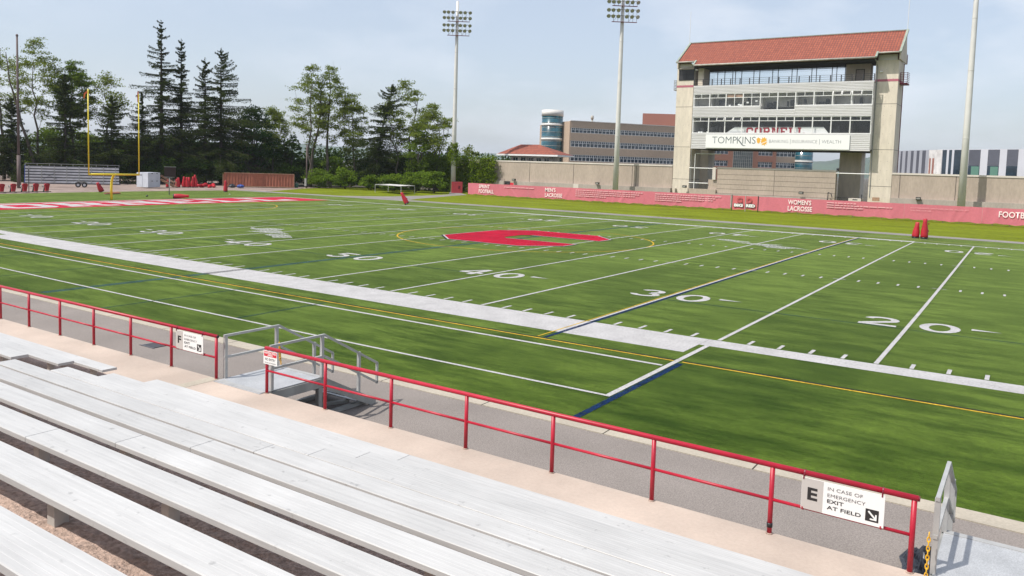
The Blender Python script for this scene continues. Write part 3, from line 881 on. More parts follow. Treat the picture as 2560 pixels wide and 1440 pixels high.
# metal stairs from the terrace down to the lane
def stair(x0, x1, label):
    t = thing('metal_stair', (x0, -14.4, 0), label, 'stair', 'metal stairs from the stand down to the field')
    ya, yb, yc, zp = -14.36, -12.95, -11.42, .905
    m = MB(); m.box(x0, x1, ya - .18, yb, zp - .012, zp + .006); m.build('platform', 'tread_plate', t)
    m = MB(); m.box(x0 + .01, x1 - .01, ya - .14, ya - .02, zp + .007, zp + .013); m.build('nosing_strip', 'galv', t); m = MB(); m.box(x0 + .01, x1 - .01, yb - .10, yb, zp + .007, zp + .013); m.build('nosing_strip', 'galv', t)
    for x in (x0, x1):
        s = MB()
        s.prism([(x - .03, ya, zp - .02), (x - .03, yb, zp - .02), (x - .03, yb, zp - .20), (x - .03, ya, zp - .20)], (.06, 0, 0))
        s.prism([(x - .031, yb + .002, zp), (x - .031, yc, .10), (x - .031, yc, .0), (x - .031, yc - .16, .0), (x - .031, yb + .002, zp - .24)], (.062, 0, 0))
        s.build('stringer', 'galv_dark', t)
        s = MB(); s.box(x - .05, x + .05, yb - .16, yb - .06, 0.004, zp - .2); s.build('leg', 'galv_dark', t)
    n = 5
    for i in range(1, n):
        y = yb + (yc - yb) * i / n; z = zp * (1 - i / n)
        s = MB(); s.box(x0 + .032, x1 - .032, y - .26, y + .02, z - .02, z); s.build('tread', 'tread_plate', t)
    s = MB(); s.box(x0, x1, ya + .12, ya + .2, .02, .12); s.box(x0, x1, yb - .14, yb - .06, .02, .10); s.box(x0 + .1, x0 + .2, ya + .2, yc - .2, .012, .09); s.box(x1 - .2, x1 - .1, ya + .2, yc - .2, .012, .09)
    s.bar((x0 + .2, ya + .3, .11), (x1 - .3, yc - .5, .11), .08, .06); s.build('base_frame', 'galv_dark', t)
    for x in (x0, x1):
        h = MB(); w = .045
        for dz in (.865, .43):
            h.bar((x, ya + .06, zp + dz), (x, yb + .02, zp + dz), w, w); h.bar((x, yb + .02, zp + dz), (x, yc + .05, dz + .03), w, w)
        h.bar((x, yc + .05, .865 + .03), (x, yc + .05, .43 + .0), w, w)
        h.build('handrail', 'galv', t)
        for y, za, zb in ((ya + .10, zp, zp + .865), (yb - .04, zp, zp + .86), ((yb + yc) / 2 + .25, .30, 1.24)):
            p = MB(); p.box(x - .03, x + .03, y - .03, y + .03, za, zb); p.build('post', 'galv', t)
    return t
stair(17.66, 19.04, 'grey metal stair with handrails between the two red railings')
stair(30.22, 31.65, 'grey metal stair platform with handrail in the bottom right corner')

def chain(pts, label):
    t = MB()
    for i, (a, b) in enumerate(zip(pts[:-1], pts[1:])):
        a, b = Vector(a), Vector(b); n = max(1, int((b - a).length / .05))
        for k in range(n):
            p = a.lerp(b, (k + .5) / n); d = (b - a).normalized()
            s = Vector((1, 0, 0)) if k % 2 else Vector((0, 1, 0))
            s = (s - d * s.dot(d)).normalized()
            loop = [p + d * (.034 * math.cos(q)) + s * (.016 * math.sin(q)) for q in np.linspace(0, 2 * math.pi, 9)]
            t.tube(loop, .006, 5, False)
    return tag(t.build('plastic_chain', 'yellow_plastic'), label, 'chain', 'yellow plastic chains on the stairs')
chain([(30.17, -14.43, 1.42), (30.17, -14.46, .92)], 'yellow plastic chain hanging down the post of the right stair')
chain([(19.00, -14.05, 1.80), (19.01, -14.04, 1.45), (18.97, -14.02, 1.78), (19.03, -14.03, 1.38)], 'yellow plastic chain looped over the handrail behind the restricted sign')

# crumpled black tarp by the last post
random.seed(4)
m = MB(); nx, ny = 22, 14; vs = []
for j in range(ny + 1):
    for i in range(nx + 1):
        u, v = i / nx, j / ny
        h = .12 * abs(math.sin(u * 9 + v * 4)) * (1 - abs(u - .6)) + .10 * random.random() * math.sin(math.pi * u) + .28 * max(0, 1 - ((u - .75) ** 2 + (v - .8) ** 2) * 14)
        vs.append((29.68 + u * .46 + .04 * math.sin(v * 7), -12.62 + v * .85 + .08 * math.sin(u * 6), .012 + h * .62))
m.add(vs, [(j * (nx + 1) + i, j * (nx + 1) + i + 1, (j + 1) * (nx + 1) + i + 1, (j + 1) * (nx + 1) + i) for j in range(ny) for i in range(nx)])
tag(m.build('crumpled_tarp', 'bag_black'), 'crumpled black plastic tarp on the lane behind the last red post', 'tarp')
m = MB()
for i in range(6):
    m.box(10.40 + i * .1, 10.46 + i * .1, -11.62, -11.22, .006, .018)
m.box(10.36, 11.02, -11.66, -11.62, .006, .02); m.box(10.36, 11.02, -11.22, -11.18, .006, .02)
t = thing('drain_grate', (10.7, -11.4, 0), 'rusty drain grate set in the asphalt lane behind the left railing', 'drain')
m.build('grate', 'trailer_dark', t); m = MB(); m.box(10.4, 11.0, -11.6, -11.24, .0055, .0065); m.build('pit', 'black', t)

# ------------------------------------------------------------------ goal post, sleds, bags
t = thing('goal_post', (-54.9, 23.9, 0), 'yellow football goal post with gooseneck at the end zone', 'goal post')
gy = 25.0
m = MB(); m.tube([(-55.6, gy, 0), (-55.6, gy, 1.5), (-55.55, gy, 2.0), (-55.4, gy, 2.45), (-55.2, gy, 2.75), (-54.95, gy, 2.90)], .13, 12); m.build('gooseneck', 'goal_yellow', t, True)
m = MB(); m.tube([(-54.9, 22.08, 2.93), (-54.9, 27.92, 2.93)], .105, 12); m.build('crossbar', 'goal_yellow', t, True)
for y, lean in ((22.1, 0), (27.86, 0)):
    m = MB(); m.tube([(-54.9, y, 2.93), (-54.9, y + lean, 12.1)], [.07, .06], 10); u = m.build('upright', 'goal_yellow', t, True)
    m = MB(); m.poly([(-54.9, y, 12.0), (-54.9, y - .45, 11.6), (-54.9, y - .5, 11.1), (-54.88, y - .4, 11.0), (-54.88, y - .30, 11.5), (-54.9, y, 11.75)]) if y < 25 else m.poly([(-54.9, y, 12.4), (-54.9, y - .16, 12.3), (-54.88, y - .18, 11.2), (-54.9, y - .05, 11.1)])
    m.build('wind_ribbon', 'orange', u)

def bag_parts(root, h, r0, r1):
    m = MB(); m.lathe([(r0 * .9, 0), (r0, .03), (r0, .12)], n=14); m.build('base', 'bag_black', root, True)
    m = MB(); m.lathe([(r0, .12), (r0 * 1.02, .25), (r0 * .98, h * .4), (r1 * 1.05, h * .8), (r1, h - .05), (r1 * .8, h)], n=14); b = m.build('body', 'vinyl_red', root, True)
    for zz in (h * .35, h * .7):
        m = MB(); m.box(r0 * .9 - .02, r0 * 1.02 + .02, -.04, .04, zz, zz + .18); m.build('strap', 'vinyl_dark', b)
bag = local('tackling_dummy', 'tall red tackling dummy standing at the far side line, right one of the pair', 'tackling dummy', 'red tackling dummies')
bag_parts(bag, 1.78, .30, .17)
bag.location = (22.85, 54.1, .0)
BG = 'red tackling dummies'
b2 = dup(bag, (22.12, 54.3, 0), 2.0, 'shorter red tackling dummy leaning slightly, left one of the pair at the far side line', BG, (1, 1, .80)); b2.rotation_euler = (.05, .08, 1.2)
b3 = dup(bag, (-34.4, 50.8, .12), .4, 'red tackling dummy tilted over alone on the far side line', BG, (1, 1, .9)); b3.rotation_euler = (0, -.50, .6)
dup(bag, (-70.6, 51.1, 0), .8, 'red tackling dummy standing alone in front of the rusty container', BG, (1, 1, .96))
b5 = dup(bag, (-56.3, 33.5, .28), 0, 'red tackling dummy lying on the turf beside the sign pole', BG); b5.rotation_euler = (0, -1.5, .66 + math.pi * 0)
b5.location = (-56.6, 33.3, .29)
b5.rotation_euler = (math.radians(88), 0, math.radians(138))
b6 = dup(bag, (-73.4, 33.8, .1), 0, 'crumpled red dummy leaning behind the goal post base', BG, (1.1, 1.1, .75)); b6.rotation_euler = (.35, -.25, .3)
random.seed(9)
row = [(420, -88.0, 52.9, 1.35, 0), (441, -87.6, 54.3, 1.42, .02), (452, -88.4, 55.1, 1.62, -.03), (460, -87.9, 55.7, 1.80, .04), (467, -87.4, 56.1, 1.72, -.05), (475, -88.2, 56.9, 1.70, .05), (481, -87.6, 57.2, 1.82, -.06), (489, -87.2, 57.7, 2.15, .10)]
NM = ['first', 'second', 'third', 'fourth', 'fifth', 'sixth', 'seventh', 'tallest']
for i, (_, x, y, h, ln) in enumerate(row):
    c = dup(bag, (x, y, -.05), i * .9, f'stored red tackling dummy by the trees, {NM[i]} from the wooden steps' if i < 7 else 'stored red tackling dummy by the trees, tallest and rightmost of the row', BG, (1.0, 1.0, h / 1.78))
    c.rotation_euler = (ln, -ln, i * .9)
for i in range(4):
    c = dup(bag, (-87.2 + .3 * i, 58.9 + .45 * i, .18 + .22 * (i % 2)), 0, ['crumpled dark red bag in the heap, nearest the standing row', 'crumpled red bag lying across the top of the heap by the trees', 'crumpled red bag at the middle bottom of the heap by the trees', 'crumpled red bag at the far right end of the heap'][i], BG, (1.15, 1.15, .8))
    c.rotation_euler = (1.45 + .1 * i, .1 * i, .35 + .25 * i)

sled = thing('blocking_sled', (-73.6, 24, 0), 'five man blocking sled with red pads on black frame at the left', 'blocking sled')
m = MB(); m.bar((-74.2, 20.6, .10), (-75.0, 28.0, .10), .12, .10); m.bar((-74.9, 20.8, .06), (-75.7, 28.0, .06), .12, .08)
for k in range(6):
    f = k / 5; m.bar((-73.9 - f * .8, 20.9 + f * 6.6, .06), (-75.2 - f * .8, 20.9 + f * 6.6, .06), .10, .07)
m.build('frame', 'darkgrey', sled)
for k in range(5):
    y = 21.6 + 1.38 * k; x = -73.75 - .14 * k
    m = MB(); m.bar((x - .5, y - .12, .1), (x - .1, y - .10, .95), .12, .14); m.box(x - .22, x - .12, y - .42, y - .28, .72, .95); m.build('arm', 'darkgrey', sled)
    p = MB(); p.prism([(x, y - .20, .22), (x, y + .16, .22), (x, y + .27, .85), (x, y + .36, 1.06), (x, y + .16, 1.18), (x, y - .16, 1.18), (x, y - .34, 1.06), (x, y - .24, .85)], (.24, 0, 0)); pd = p.build('pad', 'vinyl_red', sled)
    p = MB(); p.box(x - .1, x + .0, y - .40, y - .26, .80, .95); p.build('shoulder_cap', 'sign_white', pd)
m = MB(); m.tube([(-74.5, 25.1, 0), (-74.5, 25.1, 3.0)], .045, 8); tag(m.build('marker_pole', 'black'), 'thin black pole standing behind the blocking sled', 'pole')

m = MB(); m.prism([(-68.4, 31.4, .02), (-68.9, 33.7, .02), (-69.4, 33.6, .22), (-68.9, 31.5, .10)], (.3, 0, .10)); tag(m.build('ground_pad', 'leaning_brown'), 'flat brown pad lying on the turf behind the goal post', 'pad')
m = MB(); m.lathe([(.03, 0), (.10, .04), (.13, .11), (.10, .19), (.03, .22)], -61.5, 32.9, 12); tag(m.build('ball', 'bag_black', None, True), 'small dark ball on the turf between goal post and lying dummy', 'ball')
m = MB(); m.lathe([(.05, 0), (.13, .02), (.12, .05), (.06, .06)], -64.0, 46.9, 12); tag(m.build('marker_disc', 'sign_white', None, True), 'small white marker disc on the turf before the standing dummy', 'disc')

t = thing('play_clock', (-65.3, 38.4, 0), 'brown boxed play clock on a slim pole behind the end zone', 'play clock')
m = MB(); m.tube([(-65.3, 38.4, 0), (-65.3, 38.45, 2.45)], .06, 8); m.build('pole', 'galv', t, True)
m = MB(); m.bar((-65.6, 37.9, 2.35), (-65.0, 39.0, 2.35), .08, .08); m.build('bracket', 'galv', t)
yx = Vector((.55, .83, 0))
m = MB(); cc = Vector((-65.25, 38.5, 3.05)); m.bar(cc - yx * .72, cc + yx * .72, .3, 1.30); bx_ = m.build('clock_box', 'board_brown', t)
m = MB(); m.bar(cc - yx * .75 + Vector((0, 0, .66)), cc + yx * .75 + Vector((0, 0, .66)), .34, .05); m.build('top_cap', 'galv_dark', bx_)

# bleacher trailer
t = thing('bleacher_trailer', (-92, 38, 0), 'folded aluminium bleacher trailer on tandem wheels behind the sled', 'trailer')
A, B = Vector((-93.2, 33.3, 0)), Vector((-86.5, 43.75, 0))
ax = (B - A).normalized(); nrm = Vector((ax.y, -ax.x, 0)); LT = (B - A).length
def tp(s, d, z): return A + ax * s + nrm * d + Vector((0, 0, z))
for k in range(6):
    z0 = .62 + k * .42
    m = MB(); m.bar(tp(0, -.05 * k, z0 + .13), tp(LT, -.05 * k, z0 + .13), .06, .24); m.build('seat_board', 'trailer', t)
    m = MB(); m.bar(tp(.05, -.05 * k - .12, z0 + .32), tp(LT - .05, -.05 * k - .12, z0 + .32), .05, .15); m.build('foot_board', 'trailer_dark', t)
for s in np.linspace(.5, LT - .5, 8):
    m = MB(); m.bar(tp(s, .07, .5), tp(s, -.25, 3.15), .09, .09); m.build('upright', 'galv_dark', t)
m = MB(); m.bar(tp(-.2, -.1, .52), tp(LT + .2, -.1, .52), .5, .16); m.build('chassis', 'trailer_dark', t)
m = MB(); m.bar(tp(0, -.35, 3.42), tp(LT, -.35, 3.42), .05, .05)
for s in np.linspace(0, LT, 9): m.bar(tp(s, -.35, 3.1), tp(s, -.35, 3.42), .04, .04)
m.build('guard_rail', 'galv', t)
m = MB(); m.prism([tp(0, .05, .5), tp(0, -1.6, .5), tp(0, -1.2, 3.2), tp(0, -.3, 3.2)], ax * -.08); m.build('end_panel', 'blue_tarp', t)
m = MB(); m.bar(tp(2.3, .1, 1.1), tp(4.0, .02, 2.2), .05, .05); m.bar(tp(2.4, .02, 2.0), tp(4.1, .1, 1.2), .05, .05); m.build('brace', 'trailer_dark', t)
for s in (6.9, 7.75):
    m = MB(); c0 = tp(s, .30, .36); m.tube([c0, c0 - nrm * .25], .37, 18); wh = m.build('wheel', 'tire', t)
    m = MB(); m.tube([c0 + nrm * .012, c0 - nrm * .02], .19, 14); m.build('rim', 'trailer', wh)
m = MB()
for q in range(9):
    a0, a1 = math.pi * q / 9, math.pi * (q + 1) / 9
    c1 = tp(7.32, .1, .42)
    m.bar(c1 + ax * (.95 * math.cos(a0)) + Vector((0, 0, .48 * math.sin(a0))), c1 + ax * (.95 * math.cos(a1)) + Vector((0, 0, .48 * math.sin(a1))), .5, .04)
m.build('fender', 'galv_dark', t)

# white crates, two stacked containers in an L
def crate(p, ex, ln, ey, dp, z, h, label):
    p = Vector(p); ex, ey = Vector(ex).normalized(), Vector(ey).normalized()
    t = thing('storage_crate', p, label, 'crate', 'white storage crates by the trees')
    m = MB(); m.prism([p + Vector((0, 0, z)), p + ex * ln + Vector((0, 0, z)), p + ex * ln + ey * dp + Vector((0, 0, z)), p + ey * dp + Vector((0, 0, z))], (0, 0, h)); m.build('body', 'crate', t)
    n = ex.cross(Vector((0, 0, 1)))
    n = n if n.dot(ey) < 0 else -n
    for f in (.28, .68):
        m = MB(); a = p + ex * (ln * f) + n * .012 + Vector((0, 0, z + h * .82)); m.prism([a, a + ex * .32, a + ex * .32 + Vector((0, 0, .11)), a + Vector((0, 0, .11))], n * .01); m.build('hand_hole', 'black', t)
    return t
C0 = (-85.55, 47.9, 0)
exr, exl = (-.35, .94, 0), (-.94, -.20, 0)
crate(C0, exr, 2.9, exl, 2.2, .1, 1.12, 'white storage crate, lower one of the right stack')
crate((C0[0], C0[1], 0), exr, 2.9, exl, 2.2, 1.235, 1.18, 'white storage crate, upper one of the right stack')
crate((-87.75, 47.35, 0), (.95, .24, 0), 1.1, (-.24, .95, 0), 2.2, .1, 2.25, 'pale shaded storage crate left of the white stack')
t = thing('wooden_steps', (-86.3, 52, 0), 'wooden steps with handrails beside the white crates', 'steps')
m = MB()
for q in (0, .7):
    m.bar((-86.9 - q, 51.0, 2.0), (-86.2 - q, 53.2, .75), .06, .12); m.bar((-86.9 - q, 51.0, 1.4), (-86.2 - q, 53.2, .1), .06, .2); m.bar((-86.2 - q, 53.2, 0), (-86.2 - q, 53.2, 1.0), .09, .09)
m.build('rail', 'lumber', t)
for q in range(5):
    m = MB(); f = q / 4; m.box(-87.6 + .3 * f, -86.3 + .2 * f, 51.0 + 2.1 * f, 51.35 + 2.1 * f, 1.15 - 1.05 * f, 1.22 - 1.05 * f); m.build('tread', 'lumber', t)

# shipping container
P0, P1 = Vector((-89.7, 64.7, 0)), Vector((-81.6, 73.8, 0))
t = thing('shipping_container', P0, 'rust brown corrugated shipping container with louvred doors below the trees', 'container')
ax = (P1 - P0).normalized(); nr = Vector((ax.y, -ax.x, 0)); LC = (P1 - P0).length; up = Vector((0, 0, 1))
m = MB(); n = 96; vs = []
for i in range(n + 1):
    s = LC * i / n; d = (-.05 if (i % 4) in (1, 2) else .0)
    if .395 < i / n < .57: d = -.02
    vs += [P0 + ax * s + nr * d + up * .12, P0 + ax * s + nr * d + up * 2.42]
m.add(vs, [(2 * i, 2 * i + 2, 2 * i + 3, 2 * i + 1) for i in range(n)])
m.build('corrugated_side', 'container', t)
m = MB(); m.prism([P0 - nr * .08 + up * .1, P1 - nr * .08 + up * .1, P1 - nr * 2.4 + up * .1, P0 - nr * 2.4 + up * .1], up * 2.36); m.build('body', 'container', t)
m = MB(); m.bar(P0 + nr * .02 + up * 2.47, P1 + nr * .02 + up * 2.47, .08, .10); m.bar(P0 + nr * .02 + up * .10, P1 + nr * .02 + up * .10, .08, .14); m.bar(P0 + nr * .02 + up * .17, P0 + nr * .02 + up * 2.42, .1, .1, ax); m.bar(P1 + nr * .02 + up * .17, P1 + nr * .02 + up * 2.42, .1, .1, ax); m.build('corner_frame', 'lumber', t)
for s0 in (.415, .495):
    m = MB(); a = P0 + ax * (LC * s0)
    for k in range(6): m.bar(a + nr * .02 + up * (.4 + k * .33), a + ax * (LC * .068) + nr * .02 + up * (.4 + k * .33), .08, .14)
    m.build('louvred_door', 'container', t)
random.seed(6)
for (x, y, mm, nm, lb) in ((-84.6, 62.8, 'bag_black', 'rubbish_bag', 'dark bundle lying at the left end of the rusty container'), (-83.4, 63.6, 'blue_tarp', 'rubbish_bag', 'blue bundle lying at the left end of the rusty container')):
    m = MB(); prof = [(.2, 0), (.55, .08), (.62, .3), (.4, .52), (.1, .62)]
    m.lathe(prof, x, y, 11); m.v = [(a + random.uniform(-.1, .1), b + random.uniform(-.1, .1), max(0, c + random.uniform(-.06, .06))) for a, b, c in m.v]
    tag(m.build(nm, mm), lb, 'bundle')
t = thing('utility_pole', (-81.1, 76.3, 0), 'slim brown wooden pole with a grey meter box right of the container', 'pole')
m = MB(); m.tube([(-81.1, 76.3, 0), (-81.1, 76.3, 8.0)], [.15, .11], 8); m.build('shaft', 'brown_pole', t, True)
m = MB(); m.box(-81.25, -80.9, 75.95, 76.18, .35, 1.75); m.build('meter_box', 'galv', t)
m = MB(); m.lathe([(.32, 0), (.36, .7), (.36, .78)], -82.9, 75.5, 12); tag(m.build('waste_bin', 'green_blind', None, True), 'small dull green bin between container and pole', 'bin')
t = thing('flag_pole', (-88.0, 30.1, 0), 'tall brown pole rising left of the bleacher trailer', 'pole')
m = MB(); m.tube([(-88, 30.1, 0), (-88, 30.12, 4.6)], .24, 10); m.build('lower_shaft', 'brown_pole', t, True)
m = MB(); m.tube([(-88, 30.12, 4.5), (-88, 30.15, 21.0)], [.17, .12], 10); m.build('upper_shaft', 'brown_pole', t, True)
m = MB(); m.lathe([(.05, 20.9), (.16, 21.0), (.16, 21.2), (.04, 21.3)], -88, 30.15, 10); m.build('finial', 'brown_pole', t, True)
# white frame table and red gate pad
t = thing('folding_table', (-60.5, 77.5, 0), 'long white framed table standing on the lawn before the bushes', 'table')
q = [(-63.3, 75.6), (-56.3, 74.3), (-57.4, 79.0), (-64.6, 80.3)]
m = MB()
for (a, b) in zip(q, q[1:] + q[:1]): m.bar((*a, 1.35), (*b, 1.35), .08, .10)
m.build('frame', 'galv', t)
m = MB(); m.prism([(x * .985 - 60.5 * .015, y * .985 + 77.3 * .015, 1.30) for x, y in q], (0, 0, .03)); m.build('tabletop', 'sheathing', t)
for x, y in q:
    m = MB(); m.tube([(x, y, -.03), (x, y, 1.3)], .05, 8); m.build('leg', 'galv', t)
t = thing('red_gate_panel', (-57.8, 91, 0), 'square red padded panel standing left of the pink fence', 'panel')
e2 = Vector((.62, .78, 0)); a = Vector((-58.2, 90.3, -.02))
m = MB(); m.prism([a, a + e2 * 2.0, a + e2 * 2.0 + up * 2.05, a + up * 2.05], Vector((-.78, .62, 0)) * .25); m.build('pad', 'pad_red', t)
m = MB(); b_ = a + e2 * 1.15 + up * .75 + Vector((.78, -.62, 0)) * .015; m.prism([b_, b_ + e2 * .35, b_ + e2 * .45 + up * .5, b_ + e2 * .1 + up * .6], Vector((.78, -.62, 0)) * .01); m.build('dark_patch', 'vinyl_dark', t)

exec_far = True
# ------------------------------------------------------------------ banner fence along the far side
FY = 85.3
t = thing('chain_fence', (-50.7, FY, 0), 'low chain link fence along the far lawn carrying the pink banners', 'fence')
m = MB(); m.tube([(-50.75, FY + .05, 2.06), (-4.75, FY + .05, 2.06)], .03, 8); m.tube([(-.9, FY + .05, 2.06), (60, FY + .05, 2.06)], .03, 8); m.build('top_rail', 'fence_metal', t)
m = MB(); m.tube([(-50.75, FY + .05, .16), (-4.75, FY + .05, .16)], .02, 6); m.tube([(-.9, FY + .05, .16), (60, FY + .05, .16)], .02, 6); m.build('bottom_rail', 'fence_metal', t)
px = [x for x in np.arange(-50.7, 60, 1.72) if not (-4.7 < x < -1)]
for x in px[:64]:
    m = MB(); m.tube([(x, FY + .07, -.03), (x, FY + .07, 2.08)], .03, 6); m.build('post', 'fence_metal', t)
t = thing('fence_gate', (-4.6, FY, 0), 'fence gate in two black framed leaves carrying the bright red slogan', 'gate')
for x in (-4.62, -2.72, -.98):
    m = MB(); m.tube([(x, FY - .06, -.03), (x, FY - .06, 2.2)], .05, 8); m.build('gate_post', 'black' if x != -2.72 else 'galv', t)

def banner(x0, x1, m_, label, seed, name='fence_banner'):
    rnd = random.Random(seed)
    t = thing(name, (x0, FY, 0), label, 'banner', 'faded banners on the far fence')
    n = int((x1 - x0) / .16); nz = 12
    folds = [(rnd.uniform(x0, x1), rnd.uniform(-.9, .9), rnd.uniform(.12, .35), rnd.uniform(.015, .06)) for _ in range(int((x1 - x0) / 1.3))]
    def surf(x, f):
        d = .0
        for fx, sl, w, a in folds:
            q = (x - fx - sl * (f - .3) * 1.6) / w
            if abs(q) < 3: d += a * math.exp(-q * q) * (1 - .5 * f)
        return d + .012 * math.sin(x * 5.1 + f * 3)
    vs = []
    for j in range(nz + 1):
        f = j / nz
        for i in range(n + 1):
            x = x0 + (x1 - x0) * i / n
            zb = .20 + .05 * math.sin(x * 1.9) + .03 * math.sin(x * 4.7)
            vs.append((x, FY - .02 - surf(x, f), zb + (2.10 + .012 * math.sin(x * 3.65) - zb) * f))
    mb = MB(); mb.add(vs, [(j * (n + 1) + i, j * (n + 1) + i + 1, (j + 1) * (n + 1) + i + 1, (j + 1) * (n + 1) + i) for j in range(nz) for i in range(n)])
    mb.build('sheet', m_, t, True)
    return t
R, U = (1, 0, 0), (0, 0, 1)
TY = FY - .125
def dashes(t, x0, x1, zs, seed):
    rnd = random.Random(seed); m = MB()
    for z, w in zs:
        x = x0
        while x < x0 + (x1 - x0) * w:
            l = rnd.choice((.28, .30, .33, .6, .9)); m.box(x, x + l, TY, TY + .004, z, z + .13); x += l + .10
    m.build('small_lettering', 'banner_small', t)
b = banner(-50.75, -38.5, 'banner', 'pink banner lettered SPRINT FOOTBALL at the left end of the fence', 1)
lettering('SPRINT', (-48.4, TY, 1.30), R, U, 2.25, .62, 'banner_white', b, bold=.015)
lettering('FOOTBALL', (-48.4, TY, .50), R, U, 3.1, .62, 'banner_white', b, bold=.015)
dashes(b, -43.2, -37.5, ((1.62, .95),), 3)
b = banner(-38.48, -4.85, 'banner', 'long pink banner lettered MEN\'S LACROSSE between the left banner and the gate', 2)
lettering("MEN'S", (-35.2, TY, 1.30), R, U, 1.95, .62, 'banner_white', b, bold=.015)
lettering('LACROSSE', (-35.2, TY, .45), R, U, 3.2, .62, 'banner_white', b, bold=.015)
dashes(b, -29.6, -18.2, ((1.72, 1), (1.42, .94), (1.12, .9), (.82, .45)), 4)
dashes(b, -16.2, -6.6, ((1.72, 1), (1.42, .96), (1.12, .9), (.82, .35)), 5)
b = banner(-4.55, -1.05, 'banner_gate', 'bright red gate banner lettered GO BIG RED', 3)
lettering('G', (-3.95, TY - .01, 1.12), R, U, .80, .80, 'fence_metal', b, bold=.06, lift=.001); lettering('G', (-3.92, TY - .016, 1.15), R, U, .74, .74, 'banner_red', b, bold=.04, lift=.003)
lettering('O', (-2.60, TY - .01, 1.12), R, U, .80, .80, 'fence_metal', b, bold=.06, lift=.001); lettering('O', (-2.57, TY - .016, 1.15), R, U, .74, .74, 'banner_red', b, bold=.04, lift=.003)
for w_, x_ in (('BIG', -4.30), ('RED', -2.62)):
    lettering(w_, (x_ - .03, TY - .02, .52), R, U, 1.36, .52, 'sign_ink', b, bold=.10, lift=.001); lettering(w_, (x_ + .03, TY - .026, .57), R, U, 1.24, .42, 'sign_white', b, bold=.06, lift=.004)
b = banner(-.98, 17.2, 'banner', 'pink banner lettered WOMEN\'S LACROSSE right of the gate', 4)
lettering("WOMEN'S", (3.05, TY, 1.28), R, U, 3.0, .64, 'banner_white', b, bold=.015)
lettering('LACROSSE', (3.05, TY, .42), R, U, 3.15, .64, 'banner_white', b, bold=.015)
dashes(b, 8.0, 15.8, ((1.70, .42), (1.40, 1), (1.10, .5)), 6)
b = banner(17.22, 25.6, 'banner', 'pink banner with two lines of small lettering beside the light pole', 5)
lettering('NCAA TOURNAMENT APPEARANCES: 2000, 2002, 2006, 2016, 2017', (17.9, TY, 1.56), R, U, 6.3, .15, 'banner_small', b)
lettering('NCAA FINAL FOUR: 2002', (17.9, TY, 1.26), R, U, 2.3, .15, 'banner_small', b)
b = banner(25.62, 42, 'banner', 'pink banner lettered FOOTBALL at the right edge of the photo', 6)
lettering('FOOTBALL', (27.3, TY, 1.02), R, U, 3.9, .72, 'banner_white', b, bold=.015)

# ------------------------------------------------------------------ stadium walls
def retaining_wall(x0, x1, zt, label, joints, holes=()):
    t = thing('concrete_wall', (x0, 95, 0), label, 'wall', 'brown concrete stadium walls on the far side')
    m = MB(); m.box(x0, x1, 95.06, 96.2, -.1, zt); m.build('face', 'wall', t)
    m = MB(); m.box(x0 - .02, x1, 94.98, 96.3, zt + .002, zt + .24); m.build('coping', 'coping', t)
    m = MB()
    xs = sorted([x0] + [v for h in holes for v in h] + [x1])
    for a, b in zip(xs[0::2], xs[1::2]): m.box(a, b, 94.45, 95.055, -.1, 2.52)
    m.build('base_ledge', 'ledge', t)
    m = MB()
    for x in joints: m.box(x - .04, x + .04, 95.045, 95.06, 2.53, zt)
    m.build('joint', 'joint', t)
    return t
wl_ = retaining_wall(-62, -17.65, 5.95, 'long brown concrete wall left of the press box tower', (-52.6, -44.5, -35.6, -24.6, -23.9), ((-49.6, -47.45), (-16.9, -16.8)))
m = MB(); m.box(-48.6, -47.5, 95.03, 95.058, .2, 2.2); m.build('red_door', 'sign_red', wl_)
m = MB(); m.box(-49.6, -48.62, 94.98, 95.058, -.1, 2.45); m.build('doorway_recess', 'darkgrey', wl_)
m = MB(); m.box(-35.2, -34.2, 94.42, 94.448, .2, 2.5); m.build('pale_patch', 'coping', wl_)
wr_ = retaining_wall(14.20, 70, 5.72, 'brown concrete wall right of the press box tower', (15.2, 21.9), ())
t = thing('concrete_wall', (-10.3, 95, 0), 'wide concrete wall with horizontal board lines under the press box', 'wall', 'brown concrete stadium walls on the far side')
m = MB(); m.box(-10.3, 6.93, 95.0, 96.0, -.1, 5.85); m.build('face', 'wall', t)
m = MB(); m.box(-10.33, 6.96, 94.95, 96.1, 5.852, 6.07); m.build('coping', 'coping', t)
m = MB()
for z in (2.05, 2.75, 3.45, 4.2, 4.95): m.box(-10.3, 6.93, 94.988, 95.0, z, z + .035)
m.box(-1.65, -1.6, 94.986, 94.999, 0, 5.85); m.build('joint', 'joint', t)
m = MB(); m.box(-14.8, -10.32, 94.6, 95.3, -.1, 2.6); m.box(-11.7, -10.32, 95.05, 95.9, 2.6, 4.1); m.build('side_block', 'wall', t)
m = MB(); m.box(-10.29, 6.0, 94.55, 94.986, -.1, 2.0); m.build('base_ledge', 'ledge', t)
for i, (x, z, s) in enumerate(((-47.25, 2.62, 'by the doorway'), (-30.5, 2.62, 'left of the light pole'), (-15.2, 2.72, 'under the left tower pier'), (2.5, 2.52, 'below the wide central wall'), (17.7, 2.45, 'right of the tower'))):
    t = thing('wall_lamp', (x, 94.3, z), f'small black wall floodlight {s}', 'wall lamp', 'black wall floodlights')
    m = MB(); m.prism([(x - .3, 94.42, z + .35), (x - .3, 93.95, z + .30), (x - .3, 94.0, z), (x - .3, 94.42, z - .05)], (.6, 0, 0)); m.build('housing', 'darkgrey', t)
    m = MB(); m.box(x - .24, x + .24, 93.95, 93.985, z + .06, z + .24); m.build('lens', 'lamp_face', t)

